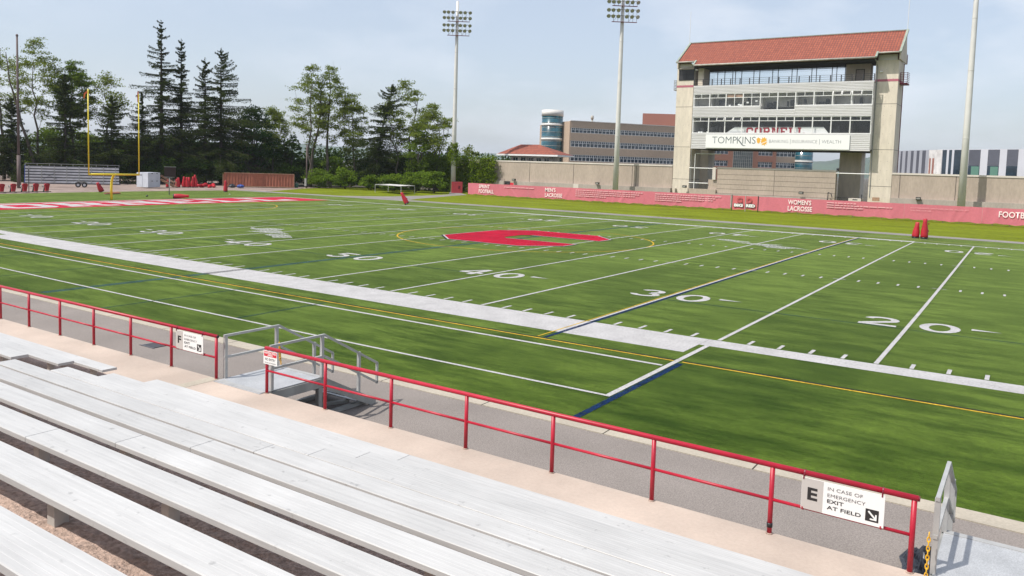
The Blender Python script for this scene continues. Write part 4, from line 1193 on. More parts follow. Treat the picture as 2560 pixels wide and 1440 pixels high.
# ------------------------------------------------------------------ press box tower
PB = thing('press_box_tower', (-1.7, 97, 0), 'tall press box tower on concrete piers with red tiled roof', 'building')
PY, BY = 95.0, 93.4
for x0, x1, n_ in ((-17.55, -14.83, 0), (11.28, 14.17, 1)):
    m = MB(); m.box(x0, x1, PY, 99.6, -.1, 21.25); p = m.build('pier', 'concrete', PB)
    for z in (4.0, 9.05, 15.3):
        m = MB(); m.box(x0 - .006, x1 + .006, PY - .012, 99.61, z, z + .05); m.build('pour_joint', 'joint', p)
    m = MB(); m.box(x0 - .012, x1 + .012, PY - .02, 99.63, 18.36, 18.68); m.build('red_stripe', mat('stripe', (.42, .13, .17), .8), p)
    rnd = random.Random(n_); m = MB()
    for z in np.arange(1.2, 21, 1.25):
        for x in np.arange(x0 + .5, x1 - .2, .85):
            m.box(x, x + .05, PY - .006, PY, z, z + .05)
            if x1 > 0: m.box(x1, x1 + .006, PY + .4 + (x - x0), PY + .45 + (x - x0), z, z + .05)
    m.build('tie_hole', 'joint', p)
    m = MB(); m.box(x0 + .25, x1 - .25, PY - .05, PY + .3, 21.26, 22.0); m.build('attic_panel', 'pale_metal', PB)
m = MB(); m.prism([(-17.25, PY - .18, 21.2), (-14.7, PY - .18, 21.2), (-14.7, PY - .02, 21.55), (-17.25, PY - .02, 21.55)], (0, .15, 0)); m.build('shade_hood', 'coping', PB)
m = MB(); m.box(-17.25, -14.75, PY - .08, PY - .014, 19.45, 21.1); lv = m.build('dark_screen', 'darkgrey', PB)
m = MB(); m.box(-16.03, -15.97, PY - .10, PY - .081, 19.45, 21.1); m.box(-17.25, -14.75, PY - .10, PY - .081, 20.28, 20.34); m.build('screen_bar', 'black', lv)
# side faces between piers: rear piers and back wall
m = MB(); m.box(-16.6, -14.0, 101.0, 104.0, -.1, 8.9); m.build('rear_pier', 'concrete', PB)
m = MB(); m.box(6.0, 9.05, 101.6, 104.6, -.1, 8.9); m.build('rear_pier', 'concrete', PB)
X0, X1 = -14.12, 11.40
# the hanging box
m = MB(); m.box(X0, X1, BY + .3, 104.2, 8.78, 9.0); m.build('box_floor', 'soffit', PB)
def corrugated(z0, z1, n_, x0=X0, x1=X1):
    m = MB(); dz = (z1 - z0) / n_
    for k in range(n_):
        z = z0 + k * dz
        m.add([(x0, BY, z), (x1, BY, z), (x1, BY - .07, z + dz * .35), (x0, BY - .07, z + dz * .35), (x1, BY - .07, z + dz * .85), (x0, BY - .07, z + dz * .85), (x1, BY, z + dz), (x0, BY, z + dz), (x0, BY + .3, z), (x1, BY + .3, z), (x1, BY + .3, z + dz), (x0, BY + .3, z + dz)],
              [(0, 1, 2, 3), (3, 2, 4, 5), (5, 4, 6, 7), (0, 3, 5, 7, 11, 8), (1, 9, 10, 6, 4, 2), (8, 11, 10, 9)])
    return m
corrugated(9.0, 11.02, 8).build('cladding_band', 'pale_metal', PB)
for q0, q1, zt_ in ((X0, -3.86, 15.0), (-3.84, 1.19, 14.42), (1.21, X1, 15.0)): corrugated(13.70, zt_, 6 if zt_ > 14.5 else 3, q0, q1).build('cladding_band', 'pale_metal', PB)
corrugated(17.1, 18.15, 5).build('cladding_band', 'pale_metal', PB)
m = MB(); m.box(X0 - .03, X1 + .03, BY - .1, BY + .3, 8.80, 8.985); m.box(X0 - .02, X1 + .02, BY - .08, BY + .3, 11.03, 11.16); m.box(X0 - .02, -3.86, BY - .08, BY + .3, 15.01, 15.14); m.box(1.21, X1 + .02, BY - .08, BY + .3, 15.01, 15.14); m.box(-3.86, 1.21, BY - .08, BY + .3, 14.43, 14.54); m.box(X0 - .02, X1 + .02, BY - .08, BY + .3, 18.16, 18.36); m.box(X0 - .02, X1 + .02, BY - .08, BY + .3, 13.58, 13.69)
m.build('trim', 'pale_metal', PB)
# side cheeks and interior shell
m = MB()
for x0, x1 in ((X0, X0 + .12), (X1 - .12, X1)): m.box(x0, x1, BY + .31, 100.2, 9.0, 18.15)
m.box(X0 + .13, X1 - .13, 100.0, 100.2, 9.0, 18.15); m.build('box_shell', 'pale_metal', PB)
m = MB(); m.box(X0 + .13, X1 - .13, BY + .31, 99.9, 11.0, 11.1); m.box(X0 + .13, X1 - .13, BY + .31, 99.9, 13.6, 14.4); m.box(X0 + .13, -3.86, BY + .31, 99.9, 14.401, 15.1); m.box(1.21, X1 - .13, BY + .31, 99.9, 14.401, 15.1); m.box(X0 + .13, X1 - .13, BY + .31, 100.2, 17.1, 18.1); m.build('floor_slab', 'interior', PB)
m = MB(); m.box(X0 + .14, X1 - .14, 95.6, 95.7, 15.11, 17.09)
for x in (-11.5, -8.97, -3.84, 1.18, 3.7, 6.2, 8.7): m.box(x - .05, x + .05, 94.2, 95.59, 15.11, 17.09)
m.build('room_wall', 'interior', PB)
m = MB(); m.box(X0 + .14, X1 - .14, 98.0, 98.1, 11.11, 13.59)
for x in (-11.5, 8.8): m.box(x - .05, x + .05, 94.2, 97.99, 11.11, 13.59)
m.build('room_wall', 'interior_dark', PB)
m = MB(); m.prism([(-9.1, 93.95, 11.12), (5.9, 93.95, 11.12), (5.1, 93.95, 12.12), (-7.6, 93.95, 12.12)], (0, .1, 0)); isb = m.build('inside_board', 'sign_white', PB)
mb = MB()
for k, ch in enumerate('CORNELL'):
    x = -5.85 + k * 1.24
    for q in SLAB[ch]: mb.poly([(x + u * 1.04, 93.93, 10.80 + v * 1.27) for u, v in q])
mb.build('lettering', 'letter_red', isb)
# windows: each bay a frame with its panes
maj2 = [X0 + .02, -11.5, -8.97, -6.38, -3.84, -1.33, 1.18, 3.7, 6.2, 8.7, X1 - .02]
def bay(x0, x1, z0, z1, zt, minors, open_=()):
    m = MB(); w = .07
    m.box(x0, x0 + w, BY - .04, BY + .06, z0, z1); m.box(x1 - w, x1, BY - .04, BY + .06, z0, z1)
    m.box(x0 + w, x1 - w, BY - .038, BY + .058, z0, z0 + .08); m.box(x0 + w, x1 - w, BY - .038, BY + .058, z1 - .07, z1); m.box(x0 + w, x1 - w, BY - .038, BY + .058, zt, zt + .08)
    mid = (x0 + x1) / 2
    m.box(mid - .035, mid + .035, BY - .036, BY + .056, zt + .08, z1 - .07)
    if minors: m.box(mid - .035, mid + .035, BY - .036, BY + .056, z0 + .08, zt)
    fr = m.build('window', 'white_metal', PB)
    p = MB(); p.poly([(x0 + w, BY, z0 + .08), (x1 - w, BY, z0 + .08), (x1 - w, BY, zt), (x0 + w, BY, zt)]); p.build('pane', 'glass', fr)
    for a, b, key in ((x0 + w, mid - .035, 0), (mid + .035, x1 - w, 1)):
        if key in open_:
            fm = MB(); z_h, z_l, yo = z1 - .08, zt + .10, BY - .42
            for s in (a + .03, b - .03): fm.bar((s, BY - .06, z_h), (s, yo, z_l), .06, .05)
            fm.bar((a, yo, z_l), (b, yo, z_l), .06, .06); f2 = fm.build('open_sash', 'white_metal', fr)
            p = MB(); p.poly([(a + .05, BY - .06, z_h), (b - .05, BY - .06, z_h), (b - .05, yo, z_l), (a + .05, yo, z_l)]); p.build('pane', 'glass', fr)
        else:
            p = MB(); p.poly([(a, BY, zt + .08), (b, BY, zt + .08), (b, BY, z1 - .07), (a, BY, z1 - .07)]); p.build('pane', 'glass', fr)
for i, (a, b) in enumerate(zip(maj2[:-1], maj2[1:])):
    bay(a + .005, b - .005, 15.14 if i not in (4, 5) else 14.55, 17.10, 16.42, i in (2, 3), (0, 1) if i == 8 else (0,) if i == 9 else ())
    bay(a + .005, b - .005, 11.17, 13.58, 12.95, False, (1,) if i == 1 else (0, 1) if i == 2 else ())
# furniture seen through the panes
rnd = random.Random(8); m = MB()
for k in range(26):
    x = rnd.uniform(X0 + .6, X1 - .6); z = rnd.choice((11.12, 15.12)); h = rnd.uniform(.5, 1.5); w = rnd.uniform(.2, .8); y = rnd.uniform(94.0, 95.3)
    m.box(x, x + w, y, y + .4, z, z + h)
m.build('furniture', 'darkgrey', PB)
m = MB()
for x, z in ((-8.6, 15.2), (-7.2, 15.3), (-6.9, 15.25), (-5.9, 15.6), (-4.6, 15.8), (-13.2, 11.2), (-12.8, 11.2), (-11.8, 11.2)): m.box(x, x + .3, 93.55, 93.7, z, z + .22)
m.build('papers', 'sign_white', PB)
m = MB(); m.box(-8.9, -6.45, BY + .1, BY + .13, 16.5, 17.0); m.build('blind', 'lumber', PB)
# sponsor board
sb = MB(); sb.box(-11.74, 8.82, BY - .22, BY - .10, 8.94, 10.98); sp = sb.build('sponsor_board', 'sign_white', PB)
yb_ = BY - .223
lettering('TOMP', (-10.72, yb_, 9.62), R, U, 3.75, 1.02, 'ink_grey', sp, bold=-.008)
lettering('K', (-6.92, yb_, 9.62), R, U, .72, 1.02, 'ink_grey', sp, bold=-.008)
m = MB(); m.poly([(-6.68, yb_ - .004, 10.05), (-6.56, yb_ - .004, 10.13), (-6.05, yb_ - .004, 9.50), (-5.85, yb_ - .004, 9.36), (-5.62, yb_ - .004, 9.34), (-5.62, yb_ - .004, 9.27), (-5.95, yb_ - .004, 9.27), (-6.2, yb_ - .004, 9.42)]); m.build('swash', 'ink_grey', sp)
lettering('INS', (-6.10, yb_, 9.62), R, U, 1.95, 1.02, 'ink_grey', sp, bold=-.008)
lettering('BANKING', (-2.18, yb_, 9.78), R, U, 2.72, .46, 'ink_light', sp, bold=-.012)
lettering('|', (.82, yb_, 9.60), R, U, .05, .78, 'ink_light', sp)
lettering('INSURANCE', (1.10, yb_, 9.78), R, U, 3.45, .46, 'ink_light', sp, bold=-.012)
lettering('|', (4.82, yb_, 9.60), R, U, .05, .78, 'ink_light', sp)
lettering('WEALTH', (5.15, yb_, 9.78), R, U, 2.55, .46, 'ink_light', sp, bold=-.012)
m = MB(); yq = yb_ - .003
m.poly([(-3.72 + .25 * math.cos(a) * (1 if math.sin(a) > -.2 else .95), yq, 10.02 + (.30 if math.sin(a) > 0 else .36) * math.sin(a)) for a in np.linspace(0, 2 * math.pi, 20)[:-1]])
m.poly([(-4.02, yq - .001, 10.20), (-3.42, yq - .001, 10.20), (-3.45, yq - .001, 10.38), (-3.68, yq - .001, 10.48), (-3.70, yq - .001, 10.56), (-3.78, yq - .001, 10.56), (-3.78, yq - .001, 10.48), (-4.0, yq - .001, 10.38)])
leaf = []
for k in range(22):
    a = 2 * math.pi * k / 22; r = (.62 if k % 2 else .42) * (1 - .15 * math.cos(2 * a))
    leaf.append((-2.93 + r * math.cos(a) * 1.0, yq - .002, 9.98 + r * math.sin(a) * .95))
m.poly(leaf); m.build('acorn_leaf_emblem', 'gold', sp)
m = MB(); m.poly([(-4.0, yq - .005, 9.66), (-3.3, yq - .005, 9.70), (-2.6, yq - .005, 10.0), (-2.35, yq - .005, 10.3), (-2.32, yq - .005, 10.25), (-2.55, yq - .005, 9.93), (-3.25, yq - .005, 9.62)]); m.build('leaf_vein', 'sign_white', sp)
# balcony with black railing
m = MB()
for z in (18.42, 18.72, 19.02, 19.28): m.box(X0, X1, BY - .02, BY + .02, z, z + .035)
for i, x in enumerate(np.linspace(X0, X1, 19)): m.box(x - .035, x + .035, BY - .03, BY + .03, 18.36, 19.3); m.box(x + .05, x + .10, BY - .025, BY + .025, 18.36, 19.3)
m.build('balcony_railing', 'darkgrey', PB)
m = MB(); m.box(X0 + .02, X1 - .02, BY + .1, 101.0, 18.2, 18.34); m.build('balcony_floor', 'ledge', PB)
m = MB(); m.box(X0 + .0, X0 + .9, 95.02, 97.5, 18.35, 21.2); m.build('stair_head', 'concrete', PB)
lg = MB(); lg.box(-13.2, 6.9, 97.46, 97.54, 20.72, 20.80)
for x in (-13.2, -10.75, -9.5, -8.1, -5.35, -2.6, .15, 2.9, 5.7, 6.85): lg.box(x - .04, x + .04, 97.44, 97.56, 18.36, 21.2)
lg.box(-13.2, 6.9, 97.46, 97.54, 18.36, 18.45); lgf = lg.build('lounge_glazing', 'black', PB)
p = MB(); p.poly([(-13.15, 97.5, 18.46), (6.85, 97.5, 18.46), (6.85, 97.5, 21.2), (-13.15, 97.5, 21.2)]); p.build('pane', 'glass_clear', lgf)
lg = MB(); lg.box(-17.0, 6.9, 100.4, 100.5, 18.36, 18.9); lg.build('rear_parapet', 'pale_metal', PB)
lg = MB()
for x in np.arange(-13, 6.9, 2.9): lg.box(x - .05, x + .05, 100.6, 100.7, 18.4, 21.3)
lg.build('rear_mullion', 'black', PB)
m = MB(); m.box(6.92, 10.2, 97.5, 99.4, 18.35, 21.2); lh = m.build('lift_lobby', 'concrete', PB)
m = MB(); m.box(8.35, 9.35, 97.46, 97.495, 18.36, 20.35); dr = m.build('door', 'ledge', PB)
m = MB(); m.box(8.25, 8.34, 97.45, 97.5, 18.36, 20.45); m.box(9.36, 9.45, 97.45, 97.5, 18.36, 20.45); m.box(8.25, 9.45, 97.45, 97.5, 20.36, 20.46); m.build('door_frame', 'interior_dark', dr)
m = MB(); m.box(X0, X1, BY - .2, 100.4, 21.22, 21.32); m.box(X0, X1, BY - .32, BY - .18, 20.95, 21.42); m.build('soffit', 'soffit', PB)
# roof
def slab(pts, th, name, m_):
    mb = MB(); mb.prism(pts, (0, 0, -th)); return mb.build(name, m_, PB)
sl = (25.75 - 21.42) / (98.9 - 92.6)
def rz(y): return 21.42 + (y - 92.6) * sl
rf = slab([(-17.0, 93.65, rz(93.65)), (-13.95, 93.65, rz(93.65)), (-13.95, 92.6, rz(92.6)), (11.5, 92.6, rz(92.6)), (11.5, 93.65, rz(93.65)), (14.28, 93.65, rz(93.65)), (14.28, 98.9, rz(98.9)), (-17.0, 98.9, rz(98.9))], .2, 'roof', 'tiles')
m = MB(); m.prism([(-17.0, 98.91, 25.75), (14.28, 98.91, 25.75), (14.28, 101.0, 21.7), (-17.0, 101.0, 21.7)], (0, -.25, -.1)); m.build('rear_roof', 'tiles', PB)
m = MB(); m.tube([(-13.98, 92.52, 21.38), (11.52, 92.52, 21.38)], .13, 10); m.tube([(-17.25, 93.57, rz(93.57) + .0), (-14.0, 93.57, rz(93.57))], .12, 10); m.tube([(11.55, 93.57, rz(93.57)), (14.5, 93.57, rz(93.57))], .12, 10); m.build('gutter', 'gutter', PB, True)
m = MB()
for x, ya in ((-17.12, 93.5), (14.42, 93.5)):
    m.bar((x, ya, rz(ya) + .02), (x, 98.95, rz(98.95) + .04), .30, .24)
for x in (-14.06, 11.6): m.bar((x, 92.5, rz(92.5) + .02), (x, 93.7, rz(93.7) + .03), .26, .26)
m.bar((-17.2, 98.9, 25.82), (14.5, 98.9, 25.82), .2, .1); m.build('copper_flashing', 'copper', PB)
for x in (-17.4, 14.19):
    m = MB(); m.prism([(x, 94.4, 21.26), (x, 100.7, 21.26), (x, 98.9, 25.45), (x, 94.4, rz(94.4) - .25)], (.16, 0, 0)); m.build('gable_wall', 'concrete', PB)
m = MB(); m.box(14.18, 14.24, 99.3, 99.58, 2, 21.2); m.box(14.36, 14.40, 100.3, 100.8, 21.3, 22.6); m.build('rust_streak_pipe', mat('oxide', (.16, .05, .055), .8), PB)
for x, s in ((14.2, 1), (-17.6, -1)):
    m = MB(); xa, xb = (x, x + .95 * s) if s > 0 else (x + .95 * s, x)
    m.box(xa, xb, 96.2, 98.2, 18.05, 18.25)
    for k in range(6):
        z = 18.4 + k * .24; m.box(xa, xb, 96.2, 96.25, z, z + .05); m.box(x + .92 * s - .03, x + .92 * s + .03, 96.2, 98.2, z, z + .05)
    for q in (.05, .48, .9): m.box(x + q * s - .03, x + q * s + .03, 96.19, 96.24, 18.25, 19.65)
    m.build('side_balcony', 'vinyl_dark' if s > 0 else 'galv_dark', PB)
for z, x0, x1 in ((5.82, -14.8, -10.4), (3.5, -14.8, -11.7), (5.66, 6.95, 11.3)):
    m = MB(); m.tube([(x0, 94.9, z), (x1, 94.9, z)], .07, 8); m.build('pipe_rail', 'white_metal', PB)
m = MB(); m.tube([(-13.9, 94.8, 2.6), (-13.9, 94.8, 7.95), (-13.7, 94.8, 8.05), (-9.85, 94.8, 8.05)], .06, 8); m.build('bent_pipe', 'white_metal', PB)
m = MB(); m.box(-11.0, -10.5, 94.75, 94.95, 4.1, 6.0); m.build('white_cabinet', 'coping', PB)
m = MB(); m.tube([(11.42, 93.2, 21.2), (11.5, 94.0, 20.9), (11.5, 94.9, 20.4), (11.5, 94.93, 2.5)], .06, 8); m.build('downpipe', 'galv_dark', PB); m = MB(); m.tube([(-14.6, 94.93, 21.2), (-14.6, 94.93, 2.6)], .05, 8); m.build('downpipe', 'galv_dark', PB)
m = MB(); m.box(-14.35, -14.0, 94.3, 94.9, 20.85, 21.0); m.box(11.9, 12.2, 94.5, 94.98, 19.6, 19.75); m.build('camera_bracket', 'white_metal', PB)
for x, y, z0, z1, s in ((-18.0 + .45, 99.5, 22.0, 30.9, 'left'), (14.2, 100.2, 22, 33, 'right')):
    m = MB(); m.tube([(x, y, z0 - .8), (x, y, z1)], [.05, .03], 6); tag(m.build('antenna_mast', 'white_metal'), f'thin white mast at the {s} end of the tower roof', 'mast', 'thin masts on the tower')
t = thing('iron_gate', (6.5, 94.5, 0), 'black iron gate and railings in the gap below the press box', 'gate')
m = MB(); m.box(6.1, 6.2, 94.4, 94.5, 0, 2.9); m.tube([(6.15, 94.45, 2.9), (6.6, 94.2, 2.75), (6.8, 94.1, 2.2)], .06, 6); m.box(10.55, 10.65, 94.4, 94.5, 0, 2.8); m.build('gate_post', 'black', t)
m = MB()
for x in np.arange(6.9, 9.0, .17): m.box(x, x + .04, 96.0, 96.04, 0, 2.3)
m.box(6.85, 9.0, 95.99, 96.05, 2.2, 2.26); m.build('railing_bars', 'darkgrey', t)
t = thing('utility_cabinet', (9.7, 95, 0), 'beige cabinet with a dark vent beside the iron gate', 'cabinet')
m = MB(); m.box(8.75, 10.5, 95.2, 96.4, 0, 2.2); m.build('body', 'coping', t); m = MB(); m.box(9.0, 10.25, 95.18, 95.198, .3, 1.75); m.build('vent', 'joint', t); m = MB(); m.box(9.3, 9.95, 95.17, 95.197, 1.98, 2.08); m.build('slot', 'black', t)
m = MB(); m.box(12.0, 12.9, 94.2, 94.44, 2.0, 2.5); m.v = m.v; tag(m.build('brown_box', 'lumber'), 'small brown box on the ledge right of the iron gate', 'box')

# ------------------------------------------------------------------ light poles
def light_pole(x, label, top=34.7, raise_=0.0):
    t = thing('light_pole', (x, 91.6, 0), label, 'light pole', 'tall stadium light poles behind the fence')
    m = MB(); m.tube([(x, 91.6, -.05), (x, 91.6, 13), (x, 91.6, 27), (x, 91.6, top)], [.47, .38, .29, .24], 16); p = m.build('mast', 'pole', t, True)
    for z, rr_ in ((10.5, .43), (19.0, .37), (25.5, .33)):
        m = MB(); m.tube([(x, 91.6, z), (x, 91.6, z + .07)], rr_, 16); m.build('flange', 'pole', p)
    e = Vector((.80, .60, 0)).normalized(); n = Vector((e.y, -e.x, 0))
    for z0, dzs in ((28.5, (1.0, 1.95)), (31.0, (.75, 1.75))):
        m = MB(); c = Vector((x, 91.6, z0 + raise_)) + n * .45
        m.bar(c - e * 1.75, c + e * 2.25, .45, .05); m.build('catwalk', 'vinyl_dark', t)
        m = MB()
        for s in (-1.5, -.8, 0, .9, 1.6, 2.2): m.bar(c + e * s, c + e * s + Vector((0, 0, dzs[1])), .045, .045)
        for s0, s1 in ((-1.5, -.8), (.9, 1.6)): m.bar(c + e * s0, c + e * s1 + Vector((0, 0, 1.2)), .04, .04)
        for dz in dzs: m.bar(c - e * 2.3 + Vector((0, 0, dz)), c + e * 2.3 + Vector((0, 0, dz)), .08, .08)
        m.build('lamp_frame', 'galv_dark', t)
        for dz in dzs:
            for s in (-2.25, -1.55, -.75, .55, 1.35, 2.25):
                b0 = c + e * s + Vector((0, 0, dz))
                d = (n * .8 + Vector((0, 0, -.55)) + e * (.10 * s)).normalized()
                m = MB(); m.tube([b0 - d * .12, b0 + d * .04, b0 + d * .22, b0 + d * .36], [.08, .18, .29, .33], 12); lp = m.build('floodlight', 'lamp_body', t, True)
                m = MB(); m.tube([b0 + d * .361, b0 + d * .37], .29, 12); m.build('lens', 'lamp_face', lp)
    return t
light_pole(-58.95, 'tall stadium light pole at the left, rising out of ivy behind the pink fence')
light_pole(-25.85, 'tall stadium light pole between the brown building and the press box')
light_pole(22.92, 'tall stadium light pole at the right edge, its lamps above the frame', 36.2, 1.6)

# ------------------------------------------------------------------ buildings behind the wall
# brown laboratory building: a long facade running away from us
L0 = Vector((-83.36, 178.09, 0)); e = Vector((.5619, .8272, 0)); nn = Vector((e.y, -e.x, 0))
LB = thing('laboratory_building', L0, 'long brown and red brick building with ribbon windows beyond the wall', 'building')
def fp(s, d, z): return L0 + e * s + nn * d + Vector((0, 0, z))
def wall_strip(mb, s0, s1, z0, z1, d0=-.3, d1=0.0):
    mb.add([fp(s0, d1, z0), fp(s1, d1, z0), fp(s1, d0, z0), fp(s0, d0, z0), fp(s0, d1, z1), fp(s1, d1, z1), fp(s1, d0, z1), fp(s0, d0, z1)],
           [(0, 3, 2, 1), (4, 5, 6, 7), (0, 1, 5, 4), (1, 2, 6, 5), (2, 3, 7, 6), (3, 0, 4, 7)])
m = MB(); m.prism([fp(0, -.32, -.1), fp(83.2, -.32, -.1), fp(83.2, -22, -.1), fp(0, -22, -.1)], (0, 0, 18.4)); m.build('core', 'brown_brick', LB)
bands = ((7.2, 9.05), (11.3, 13.1), (15.4, 16.85))
zs = [-.1] + [v for b in bands for v in b] + [18.7]
m = MB()
for a, b in zip(zs[0::2], zs[1::2]): wall_strip(m, 0, 46, a, b)
m.build('wall', 'brown_brick', LB)
def ribbon(s0, s1, z0, z1, n):
    g0 = MB(); wall_strip(g0, s0, s1, z0, z1, -.3, -.14); w = g0.build('window', 'lab_glass', LB)
    f0 = MB(); ds = (s1 - s0) / n
    for k in range(n + 1): wall_strip(f0, s0 + k * ds - .08, s0 + k * ds + .08, z0, z1, -.139, -.06)
    hz_ = z0 + (z1 - z0) * .56
    for zz in (z0, hz_, z1 - .1): wall_strip(f0, s0, s1, zz, zz + .1, -.138, -.05)
    for k in range(n):
        for q in (.5,): wall_strip(f0, s0 + (k + q) * ds - .05, s0 + (k + q) * ds + .05, hz_, z1, -.137, -.07)
    f0.build('frame', 'white_metal', w)
    return w
for z0, z1 in bands: ribbon(.2, 45.9, z0, z1, 36)
m = MB(); wall_strip(m, -.15, 83.3, 18.71, 18.95, -.5, .12); m.build('parapet_cap', 'coping', LB)
# red brick bay
pun = ((50.0, 56.0), (67.7, 73.7))
m = MB()
for z0, z1 in ((-.1, 7.2), (9.0, 11.0), (12.7, 18.7)): wall_strip(m, 46.02, 75.0, z0, z1, -.3, .25)
for z0, z1 in ((7.2, 9.0), (11.0, 12.7)):
    for a, b in ((46.02, 50.0), (56.0, 57.8), (65.4, 67.7), (73.7, 75.0)): wall_strip(m, a, b, z0, z1, -.3, .25)
m.build('brick_wall', 'red_brick', LB)
for z0, z1 in ((7.2, 9.0), (11.0, 12.7)):
    for a, b in pun: ribbon(a, b, z0, z1, 4)
g0 = MB(); wall_strip(g0, 57.8, 65.4, 3.0, 14.2, -.3, .31); cw = g0.build('curtain_wall', mat('grey_glass', (.09, .11, .11), .25, var=.4, scale=.4), LB)
f0 = MB()
for k in range(11): wall_strip(f0, 57.8 + k * .76 - .05, 57.8 + k * .76 + .05, 3, 14.2, .31, .38)
for k in range(11): wall_strip(f0, 57.8, 65.4, 3.0 + k * 1.1, 3.08 + k * 1.1, .311, .379)
f0.build('mullion_grid', 'gutter', cw)
m = MB()
for z0, z1 in ((-.1, 7.2), (9.0, 10.95), (12.8, 18.7)): wall_strip(m, 75.02, 83.2, z0, z1, -.3, .0)
m.build('wall', 'brown_brick', LB)
for z0, z1 in ((7.2, 9.0), (10.95, 12.8)): ribbon(75.1, 83.1, z0, z1, 5)
# end face towards the left with its pale corner
m = MB(); m.prism([fp(-.02, -.1, -.1), fp(-.02, -9.5, -.1), fp(-.02, -9.5, 18.7), fp(-.02, -.1, 18.7)], -e * .3); m.build('end_wall', 'brown_brick', LB)
m = MB(); m.prism([(-79.7, 219.5, 18.5), (-66, 228, 18.5), (-60, 236, 18.5), (-76, 236, 18.5)], (0, 0, 5.4)); m.build('roof_penthouse', 'dark_brick', LB)
m = MB(); c = fp(9.5, -5, 0); m.tube([c + up * 18.5, c + up * 19.9], .28, 10); m.tube([c + up * 19.92, c + up * 21.0], .45, 12); m.build('exhaust_stack', 'gutter', LB, True)
def glass_tower(cx, cy, r, zt, label, bands_):
    t = thing('glass_stair_tower', (cx, cy, 0), label, 'tower', 'round glass stair towers of the laboratory building')
    m = MB(); m.lathe([(r - .12, -.1), (r - .12, zt - .3)], cx, cy, 36); gl_ = m.build('glazing', 'teal_glass', t, True)
    for z0, z1 in bands_:
        m = MB(); m.lathe([(r, z0), (r, z1)], cx, cy, 36); m.build('white_band', 'cyl_white', t, True)
    m = MB()
    for z in np.arange(2, zt - 2, 1.35): m.lathe([(r - .08, z), (r - .08, z + .10)], cx, cy, 36)
    m.build('transom', 'gutter', t)
    m = MB(); m.lathe([(r - .5, zt - .5), (r - .5, zt + .05)], cx, cy, 36); m.build('cap', 'cyl_white', t)
    return t
glass_tower(-90.6, 179.6, 3.25, 22.0, 'round teal glass tower with white bands at the left end of the brown building', ((20.2, 22.0), (17.3, 18.0), (13.1, 13.8), (8.0, 8.6)))
glass_tower(-34.4, 248.6, 3.0, 16.0, 'round blue glass tower seen through the gap under the press box', ((14.6, 16.0), (9.3, 9.9)))
m = MB(); cx0 = Vector((-86.6, 181.6, 0)); m.prism([cx0, cx0 + Vector((1.6, 1.2, 0)), cx0 + Vector((.4, 4, 0)), cx0 + Vector((-1.6, 3, 0))], (0, 0, 18.4)); m.build('link_pier', 'cyl_white', LB)

# hip-roofed pavilion just behind the wall
t = thing('pavilion', (-49, 104, 0), 'low pavilion with red tiled hip roof showing above the left wall', 'building')
a0, a1, y0, y1, ze, zr = -55.8, -42.4, 101.0, 107.0, 7.5, 9.4
def hip(z_off, mb):
    mb.add([(a0, y0, ze), (a1, y0, ze), (a1, y1, ze), (a0, y1, ze), (a0 + 3.4, (y0 + y1) / 2, zr), (a1 - 5.8, (y0 + y1) / 2, zr)], [(0, 1, 5, 4), (1, 2, 5), (2, 3, 4, 5), (3, 0, 4)])
m = MB(); hip(0, m); m.build('roof', 'tiles', t)
m = MB(); m.box(a0 - .1, a1 + .1, y0 - .1, y1 + .1, ze - .32, ze - .02); m.build('eave', 'white_metal', t)
m = MB(); m.box(a0 + 2.0, a1 - 2.0, y0 + 1.8, y1 - 1.8, -.1, ze - .33); m.build('wall', 'interior', t)
for x in np.arange(a0 + 2.6, a1 - 3.2, 1.75):
    m = MB(); m.box(x, x + 1.0, y0 + 1.76, y0 + 1.795, 5.3, 6.9); w = m.build('window', 'lab_glass', t)
    m = MB(); m.box(x - .08, x + 1.08, y0 + 1.74, y0 + 1.759, 6.9, 7.0); m.box(x + .47, x + .53, y0 + 1.74, y0 + 1.759, 5.3, 6.9); m.build('frame', 'white_metal', w)

# grey panelled building, right
t = thing('panelled_building', (13.0, 163, 0), 'modern grey building with vertical slate panels beyond the right wall', 'building')
Cn = Vector((13.04, 163.04, 0)); Lr = Vector((30.5, 151.2, 0)); Ll = Vector((2.0, 179.0, 0))
def facade(p, q, s0, s1, z0, z1, d0, d1, mb):
    d = (q - p).normalized(); n = Vector((d.y, -d.x, 0))
    if n.y > 0: n = -n
    P = lambda s, k, z: p + d * s + n * k + Vector((0, 0, z))
    vs = [P(s0, d1, z0), P(s1, d1, z0), P(s1, d0, z0), P(s0, d0, z0), P(s0, d1, z1), P(s1, d1, z1), P(s1, d0, z1), P(s0, d0, z1)]
    mb.add(vs, [(0, 3, 2, 1), (4, 5, 6, 7), (0, 1, 5, 4), (1, 2, 6, 5), (2, 3, 7, 6), (3, 0, 4, 7)])
ZT = 11.4
m = MB(); m.prism([Cn + Vector((.1, .2, -.1)), Lr + Vector((0, .3, -.1)), Vector((45, 185, -.1)), Vector((10, 200, -.1)), Ll + Vector((.3, .2, -.1))], (0, 0, ZT - .2)); m.build('core', 'panel_grey', t)
lr = (Lr - Cn).length; ll = (Ll - Cn).length
m = MB(); facade(Cn, Lr, 0, lr, 0, ZT, -.1, 0, m); m.build('pale_cladding', 'panel_pale', t)
m = MB(); facade(Cn, Ll, 0, ll, 0, ZT, -.1, 0, m); m.build('grey_cladding', 'panel_grey', t)
def ray_s(px_):  # kept as measured distances along the right facade
    return px_
